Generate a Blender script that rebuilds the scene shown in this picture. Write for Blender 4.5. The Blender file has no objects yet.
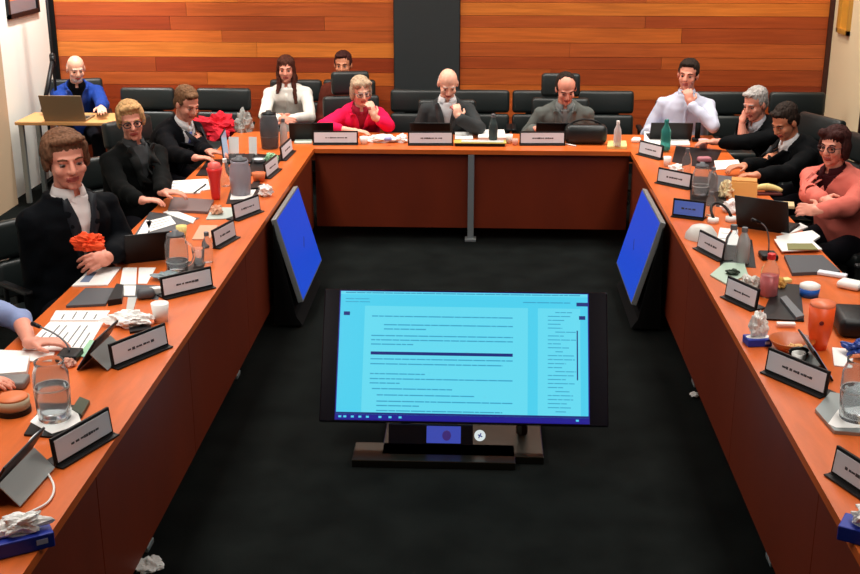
import bpy, bmesh, math, random
import numpy as np
from mathutils import Vector, Matrix, noise
from mathutils.bvhtree import BVHTree
random.seed(7)
SC = bpy.context.scene
COL = SC.collection
PI = math.pi

# ---------------------------------------------------------------- camera
F_PX = 1180.0
CAM_H = 2.65
PITCH = math.atan(390 / F_PX)
YAW = math.atan(56 * math.cos(PITCH) / F_PX)
cam_data = bpy.data.cameras.new('camera')
cam_data.sensor_fit = 'HORIZONTAL'
cam_data.sensor_width = 36.0
cam_data.lens = F_PX * 36.0 / 860.0
cam_data.clip_start = 0.05
cam_data.clip_end = 60
cam = bpy.data.objects.new('camera', cam_data)
cam.location = (0, 0, CAM_H)
cam.rotation_euler = (PI / 2 - PITCH, 0, YAW)
COL.objects.link(cam)
SC.camera = cam

# ---------------------------------------------------------------- world, lights, exposure
w = bpy.data.worlds.new('world'); SC.world = w; w.use_nodes = True
w.node_tree.nodes['Background'].inputs[0].default_value = (0.85, 0.92, 1.0, 1)
w.node_tree.nodes['Background'].inputs[1].default_value = 0.05
SC.view_settings.view_transform = 'Standard'
SC.view_settings.look = 'None'
SC.view_settings.exposure = 0.0
SC.view_settings.gamma = 1.0
SC.view_settings.use_curve_mapping = False
SC.render.film_transparent = False
try:
    SC.cycles.use_denoising = True
    SC.cycles.max_bounces = 12; SC.cycles.transmission_bounces = 12; SC.cycles.transparent_max_bounces = 12
except Exception:
    pass

def area(name, loc, rot, sx, sy, power, col=(1, 0.95, 0.88), spread=180):
    l = bpy.data.lights.new(name, 'AREA'); l.shape = 'RECTANGLE'
    l.size = sx; l.size_y = sy; l.energy = power; l.color = col
    l.spread = math.radians(spread)
    o = bpy.data.objects.new(name, l); o.location = loc; o.rotation_euler = rot
    COL.objects.link(o); return o

def spot(name, loc, aim, power, ang, col=(1, 0.93, 0.82), blend=0.6, rad=0.08):
    l = bpy.data.lights.new(name, 'SPOT'); l.energy = power; l.color = col
    l.spot_size = math.radians(ang); l.spot_blend = blend; l.shadow_soft_size = rad
    o = bpy.data.objects.new(name, l); o.location = loc
    o.rotation_euler = (Vector(aim) - Vector(loc)).to_track_quat('-Z', 'Y').to_euler()
    COL.objects.link(o); return o

# long ceiling troffers above the two side tables and the back table
area('ceiling_light_left', (-2.0, 6.0, 3.22), (0, 0, 0), 0.7, 7.0, 120, spread=150)
area('ceiling_light_right', (1.85, 6.0, 3.22), (0, 0, 0), 0.7, 7.0, 105, spread=150)
area('ceiling_light_back', (-0.2, 9.7, 3.22), (0, 0, 0), 5.5, 0.7, 110, spread=150)
# downlights washing the timber wall and the white side wall
for k, x in enumerate((-3.3, -1.7, 0.5, 2.1)):
    spot('wall_downlight', (x, 10.9, 3.2), (x, 11.8, 1.5), 54, 115, (1, 0.9, 0.75))
spot('wall_downlight', (-3.6, 10.6, 3.2), (-4.30, 10.9, 1.4), 330, 120, (1, 0.98, 0.95))
spot('wall_downlight', (2.75, 10.8, 3.2), (3.36, 11.1, 1.4), 85, 110, (1, 0.93, 0.8))

# ---------------------------------------------------------------- photograph frame -> place
_F = Vector((-math.sin(YAW) * math.cos(PITCH), math.cos(YAW) * math.cos(PITCH), -math.sin(PITCH)))
_R = Vector((math.cos(YAW), math.sin(YAW), 0))
_U = _R.cross(_F)
_C = Vector((0, 0, CAM_H))
def ray(x, y): return _F + _R * ((x - 430) / F_PX) + _U * ((287 - y) / F_PX)
def T(x, y, z=0.75):
    d = ray(x, y); return _C + d * ((z - CAM_H) / d.z)
def W(x, y, Y):
    d = ray(x, y); return _C + d * (Y / d.y)
def SX(x, y, X):
    d = ray(x, y); return _C + d * (X / d.x)

# ---------------------------------------------------------------- materials
MATS = {}
def mat(name, col, rough=0.5, metal=0.0, emit=None, es=1.0, trans=0.0, ior=1.45, bump=0.0, bscale=60, var=0.0,
        vscale=8, alpha=1.0, spec=0.5, coat=0.0, stretch=(1, 1, 1), sheen=0.0):
    if name in MATS: return MATS[name]
    m = bpy.data.materials.new(name); m.use_nodes = True
    nt = m.node_tree; b = nt.nodes['Principled BSDF']
    b.inputs['Base Color'].default_value = (*col, 1)
    b.inputs['Roughness'].default_value = rough
    b.inputs['Metallic'].default_value = metal
    b.inputs['Transmission Weight'].default_value = trans
    b.inputs['IOR'].default_value = ior
    b.inputs['Alpha'].default_value = alpha
    b.inputs['Specular IOR Level'].default_value = spec
    b.inputs['Coat Weight'].default_value = coat
    b.inputs['Sheen Weight'].default_value = sheen
    if emit:
        b.inputs['Emission Color'].default_value = (*emit, 1)
        b.inputs['Emission Strength'].default_value = es
    if bump or var:
        tc = nt.nodes.new('ShaderNodeTexCoord'); mp = nt.nodes.new('ShaderNodeMapping')
        mp.inputs['Scale'].default_value = stretch
        nt.links.new(tc.outputs['Object'], mp.inputs[0])
        if var:
            n = nt.nodes.new('ShaderNodeTexNoise'); n.inputs['Scale'].default_value = vscale; n.inputs['Detail'].default_value = 5
            nt.links.new(mp.outputs[0], n.inputs['Vector'])
            r = nt.nodes.new('ShaderNodeValToRGB')
            r.color_ramp.elements[0].position = 0.3; r.color_ramp.elements[1].position = 0.7
            r.color_ramp.elements[0].color = (*[c * (1 - var) for c in col], 1)
            r.color_ramp.elements[1].color = (*[min(1, c * (1 + var)) for c in col], 1)
            nt.links.new(n.outputs[0], r.inputs[0]); nt.links.new(r.outputs[0], b.inputs['Base Color'])
        if bump:
            n2 = nt.nodes.new('ShaderNodeTexNoise'); n2.inputs['Scale'].default_value = bscale; n2.inputs['Detail'].default_value = 4
            nt.links.new(mp.outputs[0], n2.inputs['Vector'])
            bp = nt.nodes.new('ShaderNodeBump'); bp.inputs['Strength'].default_value = bump; bp.inputs['Distance'].default_value = 0.01
            nt.links.new(n2.outputs[0], bp.inputs['Height']); nt.links.new(bp.outputs[0], b.inputs['Normal'])
    MATS[name] = m; return m

def srgb(r, g, b):
    f = lambda c: (c / 255 / 12.92) if c / 255 <= 0.04045 else ((c / 255 + 0.055) / 1.055) ** 2.4
    return (f(r), f(g), f(b))

M_TOP = mat('table_veneer', srgb(208, 100, 40), 0.34, var=0.14, vscale=3, stretch=(6, 1, 6), bump=0.05, bscale=30)
M_TOPB = mat('table_veneer_across', srgb(208, 100, 40), 0.34, var=0.14, vscale=3, stretch=(1, 6, 6), bump=0.05, bscale=30)
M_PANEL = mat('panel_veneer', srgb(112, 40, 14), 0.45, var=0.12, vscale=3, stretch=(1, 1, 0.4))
M_EDGE = mat('veneer_edge', srgb(180, 84, 38), 0.35)
M_FLOOR = mat('dark_carpet', srgb(20, 23, 22), 0.95, var=0.3, vscale=4, bump=0.3, bscale=300, spec=0.05)
M_WHITE = mat('white_paint', srgb(238, 238, 228), 0.8, bump=0.04, bscale=80)
M_CREAM = mat('cream_paint', srgb(232, 214, 178), 0.8, bump=0.04, bscale=80)
M_BEIGE = mat('beige_paint', srgb(190, 165, 135), 0.8)
M_CEIL = mat('ceiling_tile', srgb(215, 212, 205), 0.9)
M_BLACK = mat('black_plastic', srgb(13, 14, 16), 0.45, spec=0.35)
M_MATTE = mat('matte_black', srgb(7, 8, 9), 0.85, spec=0.2)
M_LEATHER = mat('black_leather', srgb(27, 33, 33), 0.4, bump=0.1, bscale=120)
M_PAPER = mat('white_paper', srgb(240, 240, 236), 0.8)
M_INK = mat('grey_ink', srgb(110, 112, 116), 0.8)
M_CARD = mat('name_card', srgb(222, 228, 236), 0.7)
M_TEXT = mat('card_lettering', srgb(62, 66, 74), 0.7)
M_GLASS = mat('clear_plastic', (0.84, 0.88, 0.90), 0.05, trans=0.93, ior=1.10)
M_WATER = mat('water', (0.86, 0.9, 0.91), 0.03, trans=0.95, ior=1.12)
M_SMOKE = mat('smoky_plastic', (0.25, 0.27, 0.29), 0.15, trans=0.7, ior=1.2)
M_TEAL = mat('teal_plastic', (0.08, 0.45, 0.40), 0.15, trans=0.6, ior=1.2)
M_GREY = mat('grey_plastic', srgb(105, 108, 112), 0.5)
M_SILVER = mat('silver_metal', srgb(150, 158, 158), 0.4, metal=0.5)
M_TISSUE = mat('white_tissue', srgb(246, 246, 243), 0.9)

# ---------------------------------------------------------------- mesh helpers
def link(o, parent=None):
    COL.objects.link(o)
    if parent is not None: o.parent = parent
    return o

def obj(name, bm, m, parent=None, smooth=False, mw=None):
    me = bpy.data.meshes.new(name)
    bmesh.ops.recalc_face_normals(bm, faces=bm.faces)
    bm.to_mesh(me); bm.free()
    for mm in (m if isinstance(m, (list, tuple)) else [m]): me.materials.append(mm)
    if smooth:
        me.shade_smooth()
    o = bpy.data.objects.new(name, me); link(o, parent)
    if mw is not None: o.matrix_local = mw
    return o

def tag(o, label, cat, group=None, kind=None):
    if label: o['label'] = label
    if cat: o['category'] = cat
    if group: o['group'] = group
    if kind: o['kind'] = kind
    return o

def thing(name, label, cat, loc=(0, 0, 0), rz=0.0, group=None):
    o = bpy.data.objects.new(name, None); o.empty_display_size = 0.1
    COL.objects.link(o); o.location = loc; o.rotation_euler = (0, 0, rz)
    return tag(o, label, cat, group)

def dup(root, loc, rz, label, group=None):
    r = root.copy(); COL.objects.link(r); r.location = loc; r.rotation_euler = (0, 0, rz)
    if label: r['label'] = label
    if group: r['group'] = group
    for ch in list(root.children):
        c = ch.copy(); COL.objects.link(c); c.parent = r
        for g in list(ch.children):
            d = g.copy(); COL.objects.link(d); d.parent = c
    return r

def NB(): return bmesh.new()

def box(bm, c, s, rot=None, bev=0.0, seg=2, mi=0):
    r = bmesh.ops.create_cube(bm, size=1)
    vs = r['verts']
    bmesh.ops.scale(bm, vec=s, verts=vs)
    fs = list({f for v in vs for f in v.link_faces})
    if bev > 0:
        es = list({e for v in vs for e in v.link_edges})
        rr = bmesh.ops.bevel(bm, geom=es, offset=bev, segments=seg, profile=0.5, affect='EDGES')
        vs = list({v for f in rr['faces'] for v in f.verts} | {v for v in vs if v.is_valid})
        fs = list({f for v in vs for f in v.link_faces})
    mtx = Matrix.Translation(Vector(c))
    if rot is not None: mtx = mtx @ (rot.to_4x4() if isinstance(rot, Matrix) else rot)
    bmesh.ops.transform(bm, matrix=mtx, verts=vs)
    for f in fs: f.material_index = mi
    return vs

def RX(a): return Matrix.Rotation(a, 3, 'X')
def RY(a): return Matrix.Rotation(a, 3, 'Y')
def RZ(a): return Matrix.Rotation(a, 3, 'Z')

def lathe(bm, prof, n=24, c=(0, 0, 0), closed=True, mi=0):
    rings = []
    for r, z in prof:
        rings.append([bm.verts.new((c[0] + r * math.cos(2 * PI * k / n), c[1] + r * math.sin(2 * PI * k / n), c[2] + z)) for k in range(n)])
    for a, b in zip(rings, rings[1:]):
        for k in range(n):
            f = bm.faces.new((a[k], a[(k + 1) % n], b[(k + 1) % n], b[k])); f.material_index = mi
    if closed:
        f = bm.faces.new(rings[0]); f.material_index = mi
        f = bm.faces.new(rings[-1]); f.material_index = mi

def tube(bm, pts, r, n=8, r1=None, cap=True):
    pts = [Vector(p) for p in pts]
    rings = []; up = Vector((0, 0, 1))
    L = len(pts)
    for i, p in enumerate(pts):
        d = (pts[min(i + 1, L - 1)] - pts[max(i - 1, 0)]).normalized()
        s = d.cross(up)
        if s.length < 1e-3: s = d.cross(Vector((1, 0, 0)))
        s.normalize(); t = s.cross(d)
        rr = r if r1 is None else r + (r1 - r) * i / (L - 1)
        rings.append([bm.verts.new(p + (s * math.cos(2 * PI * k / n) + t * math.sin(2 * PI * k / n)) * rr) for k in range(n)])
    for a, b in zip(rings, rings[1:]):
        for k in range(n): bm.faces.new((a[k], a[(k + 1) % n], b[(k + 1) % n], b[k]))
    if cap: bm.faces.new(rings[0]); bm.faces.new(rings[-1])

def prism(bm, pts, z0, z1, mi=0):
    a = [bm.verts.new((p[0], p[1], z0)) for p in pts]; b = [bm.verts.new((p[0], p[1], z1)) for p in pts]
    n = len(pts)
    fs = [bm.faces.new(a), bm.faces.new(b)]
    for k in range(n): fs.append(bm.faces.new((a[k], a[(k + 1) % n], b[(k + 1) % n], b[k])))
    for f in fs: f.material_index = mi

def bez(p0, p1, p2, p3, n=12):
    p0, p1, p2, p3 = map(Vector, (p0, p1, p2, p3)); out = []
    for i in range(n + 1):
        t = i / n; out.append(p0 * (1 - t) ** 3 + p1 * 3 * t * (1 - t) ** 2 + p2 * 3 * t * t * (1 - t) + p3 * t ** 3)
    return out

def ell(bm, c, r, fr=None, sub=3):
    """ellipsoid; fr = 3x3 matrix whose columns are the axes"""
    res = bmesh.ops.create_icosphere(bm, subdivisions=sub, radius=1)
    m = Matrix.Diagonal((r[0], r[1], r[2], 1))
    if fr is not None: m = fr.to_4x4() @ m
    bmesh.ops.transform(bm, matrix=Matrix.Translation(Vector(c)) @ m, verts=res['verts'])

def cap(bm, p0, p1, r0, r1, n=14):
    p0 = Vector(p0); p1 = Vector(p1); d = p1 - p0
    ell(bm, p0, (r0,) * 3, sub=2); ell(bm, p1, (r1,) * 3, sub=2)
    if d.length > 1e-4: tube(bm, [p0, p1], r0 * 0.99, n, r1 * 0.99)

def loft(bm, rings, s, f, n=20):
    """rings: list of (centre, half width along s, half depth along f)"""
    rr = []
    for c, a, b in rings:
        rr.append([bm.verts.new(c + s * (a * math.cos(2 * PI * k / n)) + f * (b * math.sin(2 * PI * k / n))) for k in range(n)])
    for a, b in zip(rr, rr[1:]):
        for k in range(n): bm.faces.new((a[k], a[(k + 1) % n], b[(k + 1) % n], b[k]))
    bm.faces.new(rr[0]); bm.faces.new(rr[-1])

def remesh(bm, voxel, smooth_it=4, fac=0.5, ns=0.0, nscale=30, nvec=None):
    """closed overlapping shapes -> one continuous skin; returns a new mesh"""
    me = bpy.data.meshes.new('tmp'); bm.to_mesh(me); bm.free()
    o = bpy.data.objects.new('tmp', me); COL.objects.link(o)
    md = o.modifiers.new('r', 'REMESH'); md.mode = 'VOXEL'; md.voxel_size = voxel
    if smooth_it:
        sm = o.modifiers.new('s', 'SMOOTH'); sm.factor = fac; sm.iterations = smooth_it
    dg = bpy.context.evaluated_depsgraph_get()
    out = bpy.data.meshes.new_from_object(o.evaluated_get(dg))
    bpy.data.objects.remove(o); bpy.data.meshes.remove(me)
    if ns:
        nv = Vector(nvec or (1, 1, 1)); n_ = len(out.vertices)
        co = np.zeros(n_ * 3, 'f'); out.vertices.foreach_get('co', co); co = co.reshape(-1, 3)
        no = np.zeros(n_ * 3, 'f'); out.vertex_normals.foreach_get('vector', no); no = no.reshape(-1, 3)
        d = np.array([noise.noise(Vector((c[0] * nv.x, c[1] * nv.y, c[2] * nv.z)) * nscale) for c in co], 'f')
        out.vertices.foreach_set('co', (co + no * d[:, None] * ns).ravel())
    out.shade_smooth()
    return out

def mobj(name, me, mats, parent=None):
    me.name = name
    me.materials.clear()
    for m in (mats if isinstance(mats, (list, tuple)) else [mats]): me.materials.append(m)
    o = bpy.data.objects.new(name, me); return link(o, parent)

# ---------------------------------------------------------------- structure
XL, XR, YB, ZC = -4.30, 3.36, 11.8, 3.3
def struct(name, bm, m, parent=None):
    o = obj(name, bm, m, parent)
    if parent is None: o['kind'] = 'structure'
    return o
b = NB(); box(b, (-0.46, 5.0, -0.05), (7.9, 13.6, 0.1)); struct('floor', b, M_FLOOR)
b = NB(); box(b, (-0.46, 5.0, ZC + 0.05), (7.9, 13.6, 0.1)); struct('ceiling', b, M_CEIL)
b = NB(); box(b, (XL - 0.05, 5.0, ZC / 2), (0.1, 13.4, ZC)); struct('wall_left', b, M_WHITE)
b = NB(); box(b, (XR + 0.05, 11.17, ZC / 2), (0.1, 1.26, ZC)); struct('wall_right', b, M_CREAM)
b = NB(); box(b, (XR + 0.12, 4.4, ZC / 2), (0.1, 12.2, ZC)); struct('wall_right_return', b, mat('charcoal_paint', srgb(40, 40, 42), 0.8))
b = NB(); box(b, (-0.46, -1.75, ZC / 2), (7.9, 0.1, ZC)); struct('wall_front', b, M_CREAM)
# black door in the right wall
dr = NB(); box(dr, (XR + 0.04, 10.02, 1.1), (0.06, 0.96, 2.2), bev=0.005); d1 = struct('door_1', dr, M_MATTE)
fr = NB()
box(fr, (XR + 0.02, 10.53, 1.12), (0.1, 0.05, 2.24)); box(fr, (XR + 0.02, 9.51, 1.12), (0.1, 0.05, 2.24)); box(fr, (XR + 0.02, 10.02, 2.26), (0.1, 1.07, 0.05))
struct('door_frame', fr, M_BLACK, d1)
hb = NB(); tube(hb, [(XR - 0.05, 9.56, 1.02), (XR - 0.05, 9.7, 1.02)], 0.01); tube(hb, [(XR + 0.01, 9.56, 1.02), (XR - 0.05, 9.56, 1.02)], 0.01)
struct('door_handle', hb, M_SILVER, d1)
# beige reveal on the left wall
b = NB(); box(b, (XL + 0.04, 9.65, ZC / 2), (0.1, 1.2, ZC)); struct('trim_1', b, M_BEIGE)
b = NB(); box(b, (XL + 0.02, YB - .03, ZC / 2), (0.05, 0.05, ZC)); struct('trim_2', b, M_MATTE)
b = NB(); box(b, (XR - 0.02, YB - .03, ZC / 2), (0.05, 0.05, ZC)); struct('trim_3', b, mat('dark_trim', srgb(60, 24, 12), 0.6))

# timber lining: courses of boards, each board with its own timber colour
def wood_mat():
    m = bpy.data.materials.new('timber_boards'); m.use_nodes = True; nt = m.node_tree; bs = nt.nodes['Principled BSDF']
    at = nt.nodes.new('ShaderNodeAttribute'); at.attribute_name = 'board'
    tc = nt.nodes.new('ShaderNodeTexCoord'); mp = nt.nodes.new('ShaderNodeMapping'); mp.inputs['Scale'].default_value = (0.5, 1, 9)
    n = nt.nodes.new('ShaderNodeTexNoise'); n.inputs['Scale'].default_value = 4; n.inputs['Detail'].default_value = 6; n.inputs['Distortion'].default_value = 0.6
    r = nt.nodes.new('ShaderNodeValToRGB'); r.color_ramp.elements[0].position = 0.35; r.color_ramp.elements[1].position = 0.7
    r.color_ramp.elements[0].color = (0.72, 0.66, 0.6, 1); r.color_ramp.elements[1].color = (1, 1, 1, 1)
    mx = nt.nodes.new('ShaderNodeMix'); mx.data_type = 'RGBA'; mx.blend_type = 'MULTIPLY'; mx.inputs[0].default_value = 1
    nt.links.new(tc.outputs['Object'], mp.inputs[0]); nt.links.new(mp.outputs[0], n.inputs['Vector']); nt.links.new(n.outputs[0], r.inputs[0])
    nt.links.new(at.outputs['Color'], mx.inputs[6]); nt.links.new(r.outputs[0], mx.inputs[7]); nt.links.new(mx.outputs[2], bs.inputs['Base Color'])
    bs.inputs['Roughness'].default_value = 0.42
    return m
M_WOOD = wood_mat()
WZ = lambda y: W(430, y, YB).z
def boards(name, x0, x1, rows, seed):
    rnd = random.Random(seed); bm = NB(); cols = []
    for (z0, z1, segs) in rows:
        for (a, c, col) in segs:
            xa = x0 + (x1 - x0) * a; xb = x0 + (x1 - x0) * c
            n0 = len(bm.faces)
            box(bm, ((xa + xb) / 2, YB - 0.012, (z0 + z1) / 2), (xb - xa - 0.003, 0.024, z1 - z0 - 0.003))
            k = rnd.uniform(0.94, 1.06)
            cols += [tuple(min(1, q * k) for q in col)] * (len(bm.faces) - n0)
    o = struct(name, bm, M_WOOD)
    at = o.data.color_attributes.new('board', 'FLOAT_COLOR', 'CORNER')
    for p in o.data.polygons:
        for li in p.loop_indices: at.data[li].color = (*cols[p.index], 1)
    return o
dkr = srgb(168, 74, 30); mid = srgb(190, 92, 38); lit = srgb(222, 126, 48); red = srgb(150, 58, 22); lt2 = srgb(206, 106, 40)
def rows_from(ys, segs):
    zs = [WZ(y) for y in ys]; return [(zs[i + 1], zs[i], segs[i]) for i in range(len(segs))]
zt = [ZC, 2.95, 2.62, 2.3, 2.0]
def fill_top(ztop, rnd):
    out = []; z = ztop
    while z < ZC - 0.01:
        z2 = min(ZC, z + rnd.choice((0.09, 0.13, 0.18))); s = rnd.uniform(0.3, 0.7)
        out.append((z, z2, [(0, s, rnd.choice((dkr, mid, lit))), (s, 1, rnd.choice((mid, lt2, red)))])); z = z2
    return out
ysL = [-8, 3, 17, 31, 43, 58, 73, 86, 100, 118, 140, 165, 195, 230]
sL = [[(0, .55, lit), (.55, 1, lt2)], [(0, .4, dkr), (.4, 1, mid)], [(0, .35, red), (.35, .8, dkr), (.8, 1, mid)], [(0, .5, lt2), (.5, 1, mid)],
      [(0, .6, lit), (.6, 1, lit)], [(0, .3, dkr), (.3, 1, red)], [(0, .45, mid), (.45, 1, lt2)], [(0, .5, red), (.5, 1, dkr)], [(0, 1, red)],
      [(0, .6, dkr), (.6, 1, mid)], [(0, 1, red)], [(0, .5, mid), (.5, 1, dkr)], [(0, 1, dkr)]]
boards('wall_back_left', XL, W(394, 50, YB).x, rows_from(ysL, sL) + fill_top(WZ(-8), random.Random(3)), 1)
ysR = [-10, 2, 15, 27, 42, 56, 68, 84, 98, 116, 140, 165, 195, 230]
sR = [[(0, .5, mid), (.5, 1, lt2)], [(0, 1, lit)], [(0, .5, mid), (.5, 1, dkr)], [(0, .6, lt2), (.6, 1, dkr)], [(0, .3, mid), (.3, 1, mid)],
      [(0, .55, dkr), (.55, 1, mid)], [(0, .25, mid), (.25, 1, dkr)], [(0, .6, lt2), (.6, 1, red)], [(0, .4, mid), (.4, 1, dkr)],
      [(0, 1, dkr)], [(0, 1, mid)], [(0, 1, dkr)], [(0, 1, mid)]]
boards('wall_back_right', W(460, 50, YB).x, XR, rows_from(ysR, sR) + fill_top(WZ(-10), random.Random(5)), 2)
xa, xb = W(394, 50, YB).x, W(460, 50, YB).x
b = NB(); box(b, ((xa + xb) / 2, YB - 0.02, ZC / 2), (xb - xa - 0.01, 0.08, ZC)); struct('wall_back', b, mat('charcoal_panel', srgb(38, 43, 45), 0.6))
b = NB(); box(b, (-0.46, YB + 0.05, ZC / 2), (7.8, 0.08, ZC)); struct('wall_back_core', b, M_MATTE)
b = NB(); box(b, (-0.46, YB - 0.04, 0.05), (7.5, 0.03, 0.1)); struct('baseboard_back', b, M_MATTE)

# ---------------------------------------------------------------- conference tables
IL, IR, IB, TH, TD = -1.34, 1.165, 9.2, 0.75, 0.76
Y0 = 2.2
def table(label, top_pts, top_mat, panels, legs, glands=()):
    t = thing('conference_table', label, 'table', (sum(p[0] for p in top_pts) / len(top_pts), sum(p[1] for p in top_pts) / len(top_pts), 0))
    o = t.location
    loc = lambda p: (p[0] - o.x, p[1] - o.y)
    bm = NB(); prism(bm, [loc(p) for p in top_pts], TH - 0.035, TH); obj('tabletop', bm, top_mat, t)
    for (x0, y0, x1, y1) in panels:
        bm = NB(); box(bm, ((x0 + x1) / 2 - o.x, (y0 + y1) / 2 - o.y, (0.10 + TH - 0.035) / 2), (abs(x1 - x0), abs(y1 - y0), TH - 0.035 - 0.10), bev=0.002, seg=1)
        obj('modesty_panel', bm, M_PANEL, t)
    for (x, y) in legs:
        bm = NB(); box(bm, (x - o.x, y - o.y, (TH - 0.036) / 2), (0.05, 0.05, TH - 0.036), bev=0.006); box(bm, (x - o.x, y - o.y, 0.012), (0.09, 0.09, 0.024), bev=0.004)
        obj('leg', bm, M_SILVER, t)
    return t
def run(a, b, n): return [(a + (b - a) * k / n + 0.002, a + (b - a) * (k + 1) / n - 0.002) for k in range(n)]
table('long orange-brown veneer conference table along the left side of the square',
      [(IL, Y0), (IL, IB), (IL - TD, IB), (IL - TD, Y0)], M_TOP,
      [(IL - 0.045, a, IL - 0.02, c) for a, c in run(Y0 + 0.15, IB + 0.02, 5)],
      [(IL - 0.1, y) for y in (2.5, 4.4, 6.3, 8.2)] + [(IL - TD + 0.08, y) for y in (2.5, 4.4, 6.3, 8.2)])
table('long orange-brown veneer conference table along the right side of the square',
      [(IR, Y0), (IR, IB), (IR + TD, IB), (IR + TD, Y0)], M_TOP,
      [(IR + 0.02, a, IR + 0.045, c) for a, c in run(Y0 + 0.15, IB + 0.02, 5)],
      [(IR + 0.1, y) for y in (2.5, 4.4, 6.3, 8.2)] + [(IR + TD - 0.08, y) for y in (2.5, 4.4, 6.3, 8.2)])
table('orange-brown veneer conference table across the far end, below the timber wall',
      [(IL - TD, IB + 0.001), (IR + TD, IB + 0.001), (IR + TD, IB + 0.7), (IL - TD, IB + 0.7)], M_TOPB,
      [(a, IB + 0.045, c, IB + 0.02 + 0.05) for a, c in run(IL + 0.0, IR, 2)],
      [((IL + IR) / 2, IB + 0.03)] + [(x, IB + 0.62) for x in (IL - 0.6, (IL + IR) / 2, IR + 0.6)])
# ---------------------------------------------------------------- chairs
def pad(bm, c, s, bend=0.0, bev=0.03, rot=None):
    vs = box(bm, (0, 0, 0), s, bev=bev, seg=3)
    m = Matrix.Translation(Vector(c)) @ (rot.to_4x4() if rot is not None else Matrix.Identity(4))
    bmesh.ops.transform(bm, matrix=m, verts=vs)
def make_chair(name, label, group=None, high=False, w=0.52):
    """faces local -Y"""
    t = thing(name, label, 'chair', (0, 0, 0), 0, group)
    b = NB(); pad(b, (0, -0.02, 0.45), (w, 0.5, 0.1), bev=0.035); obj('seat', b, M_LEATHER, t, True)
    top = 1.16 if high else 0.95
    hgt = top - 0.52
    b = NB()
    n = 3 if high else 2
    for k in range(n):
        z0 = 0.53 + hgt * k / n; z1 = 0.53 + hgt * (k + 1) / n
        pad(b, (0, 0.25 + 0.03 * k, (z0 + z1) / 2), (w * (.98 if k < 2 else .66), 0.085, z1 - z0 - 0.006), bev=0.032, rot=RX(-0.1))
    obj('backrest', b, M_LEATHER, t, True)
    b = NB(); box(b, (0, 0.31, 0.62), (w * 0.5, 0.03, 0.42), RX(-0.1), bev=0.01); obj('back_shell', b, M_BLACK, t)
    for s in (-1, 1):
        b = NB(); box(b, (s * (w / 2 + 0.03), 0.0, 0.66), (0.05, 0.28, 0.03), bev=0.012)
        tube(b, [(s * (w / 2 + 0.03), 0.1, 0.65), (s * (w / 2 + 0.03), 0.1, 0.44), (s * (w / 2 - 0.06), 0.05, 0.40)], 0.014)
        obj('armrest', b, M_BLACK, t)
    b = NB(); lathe(b, [(0.03, 0.09), (0.03, 0.28), (0.022, 0.28), (0.022, 0.4), (0.09, 0.4), (0.09, 0.41)], 14); obj('column', b, M_BLACK, t)
    b = NB()
    for k in range(5):
        a = 2 * PI * k / 5 + 0.3
        tube(b, [(0.02 * math.cos(a), 0.02 * math.sin(a), 0.1), (0.29 * math.cos(a), 0.29 * math.sin(a), 0.065)], 0.02, 8, 0.014)
        ell(b, (0.29 * math.cos(a), 0.29 * math.sin(a), 0.03), (0.03, 0.03, 0.03), sub=1)
    obj('star_base', b, M_BLACK, t, True)
    return t
proto = None
def place_chair(x, y, rz, label, group=None, high=False, _p={}):
    if high not in _p:
        c = make_chair('office_chair', label, group, high); _p[high] = c
        c.location = (x, y, 0); c.rotation_euler = (0, 0, rz); return c
    r = dup(_p[high], (x, y, 0), rz, label, None)
    if group: r['group'] = group
    elif 'group' in r: del r['group']
    return r

# ---------------------------------------------------------------- people
def skin(name, c): return mat(name, c, 0.5, var=0.06, vscale=20)
SK_A = skin('skin_fair', srgb(234, 176, 150)); SK_B = skin('skin_pink', srgb(228, 152, 128)); SK_C = skin('skin_tan', srgb(206, 134, 100))
LIP = mat('lips', srgb(170, 78, 70), 0.5)
EYEW = mat('eye_white', srgb(150, 128, 118), 0.4); IRIS = mat('iris', srgb(40, 28, 22), 0.2)
def cloth(name, c, rough=0.85):
    if max(c) < .035: c = tuple(x * .3 for x in c)
    return mat(name, c, rough, bump=0.12, bscale=250, spec=0.12)

def ik(S, Wt, a, b, pole):
    d = Wt - S; L = d.length
    if L > (a + b) * 0.98: Wt = S + d * ((a + b) * 0.98 / L); d = Wt - S; L = d.length
    if L < abs(a - b) + 0.05: Wt = S + d.normalized() * (abs(a - b) + 0.05); d = Wt - S; L = d.length
    x = (a * a - b * b + L * L) / (2 * L); h = math.sqrt(max(0, a * a - x * x))
    dn = d / L; p = pole - dn * pole.dot(dn); p.normalize()
    return S + dn * x + p * h, Wt

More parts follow.
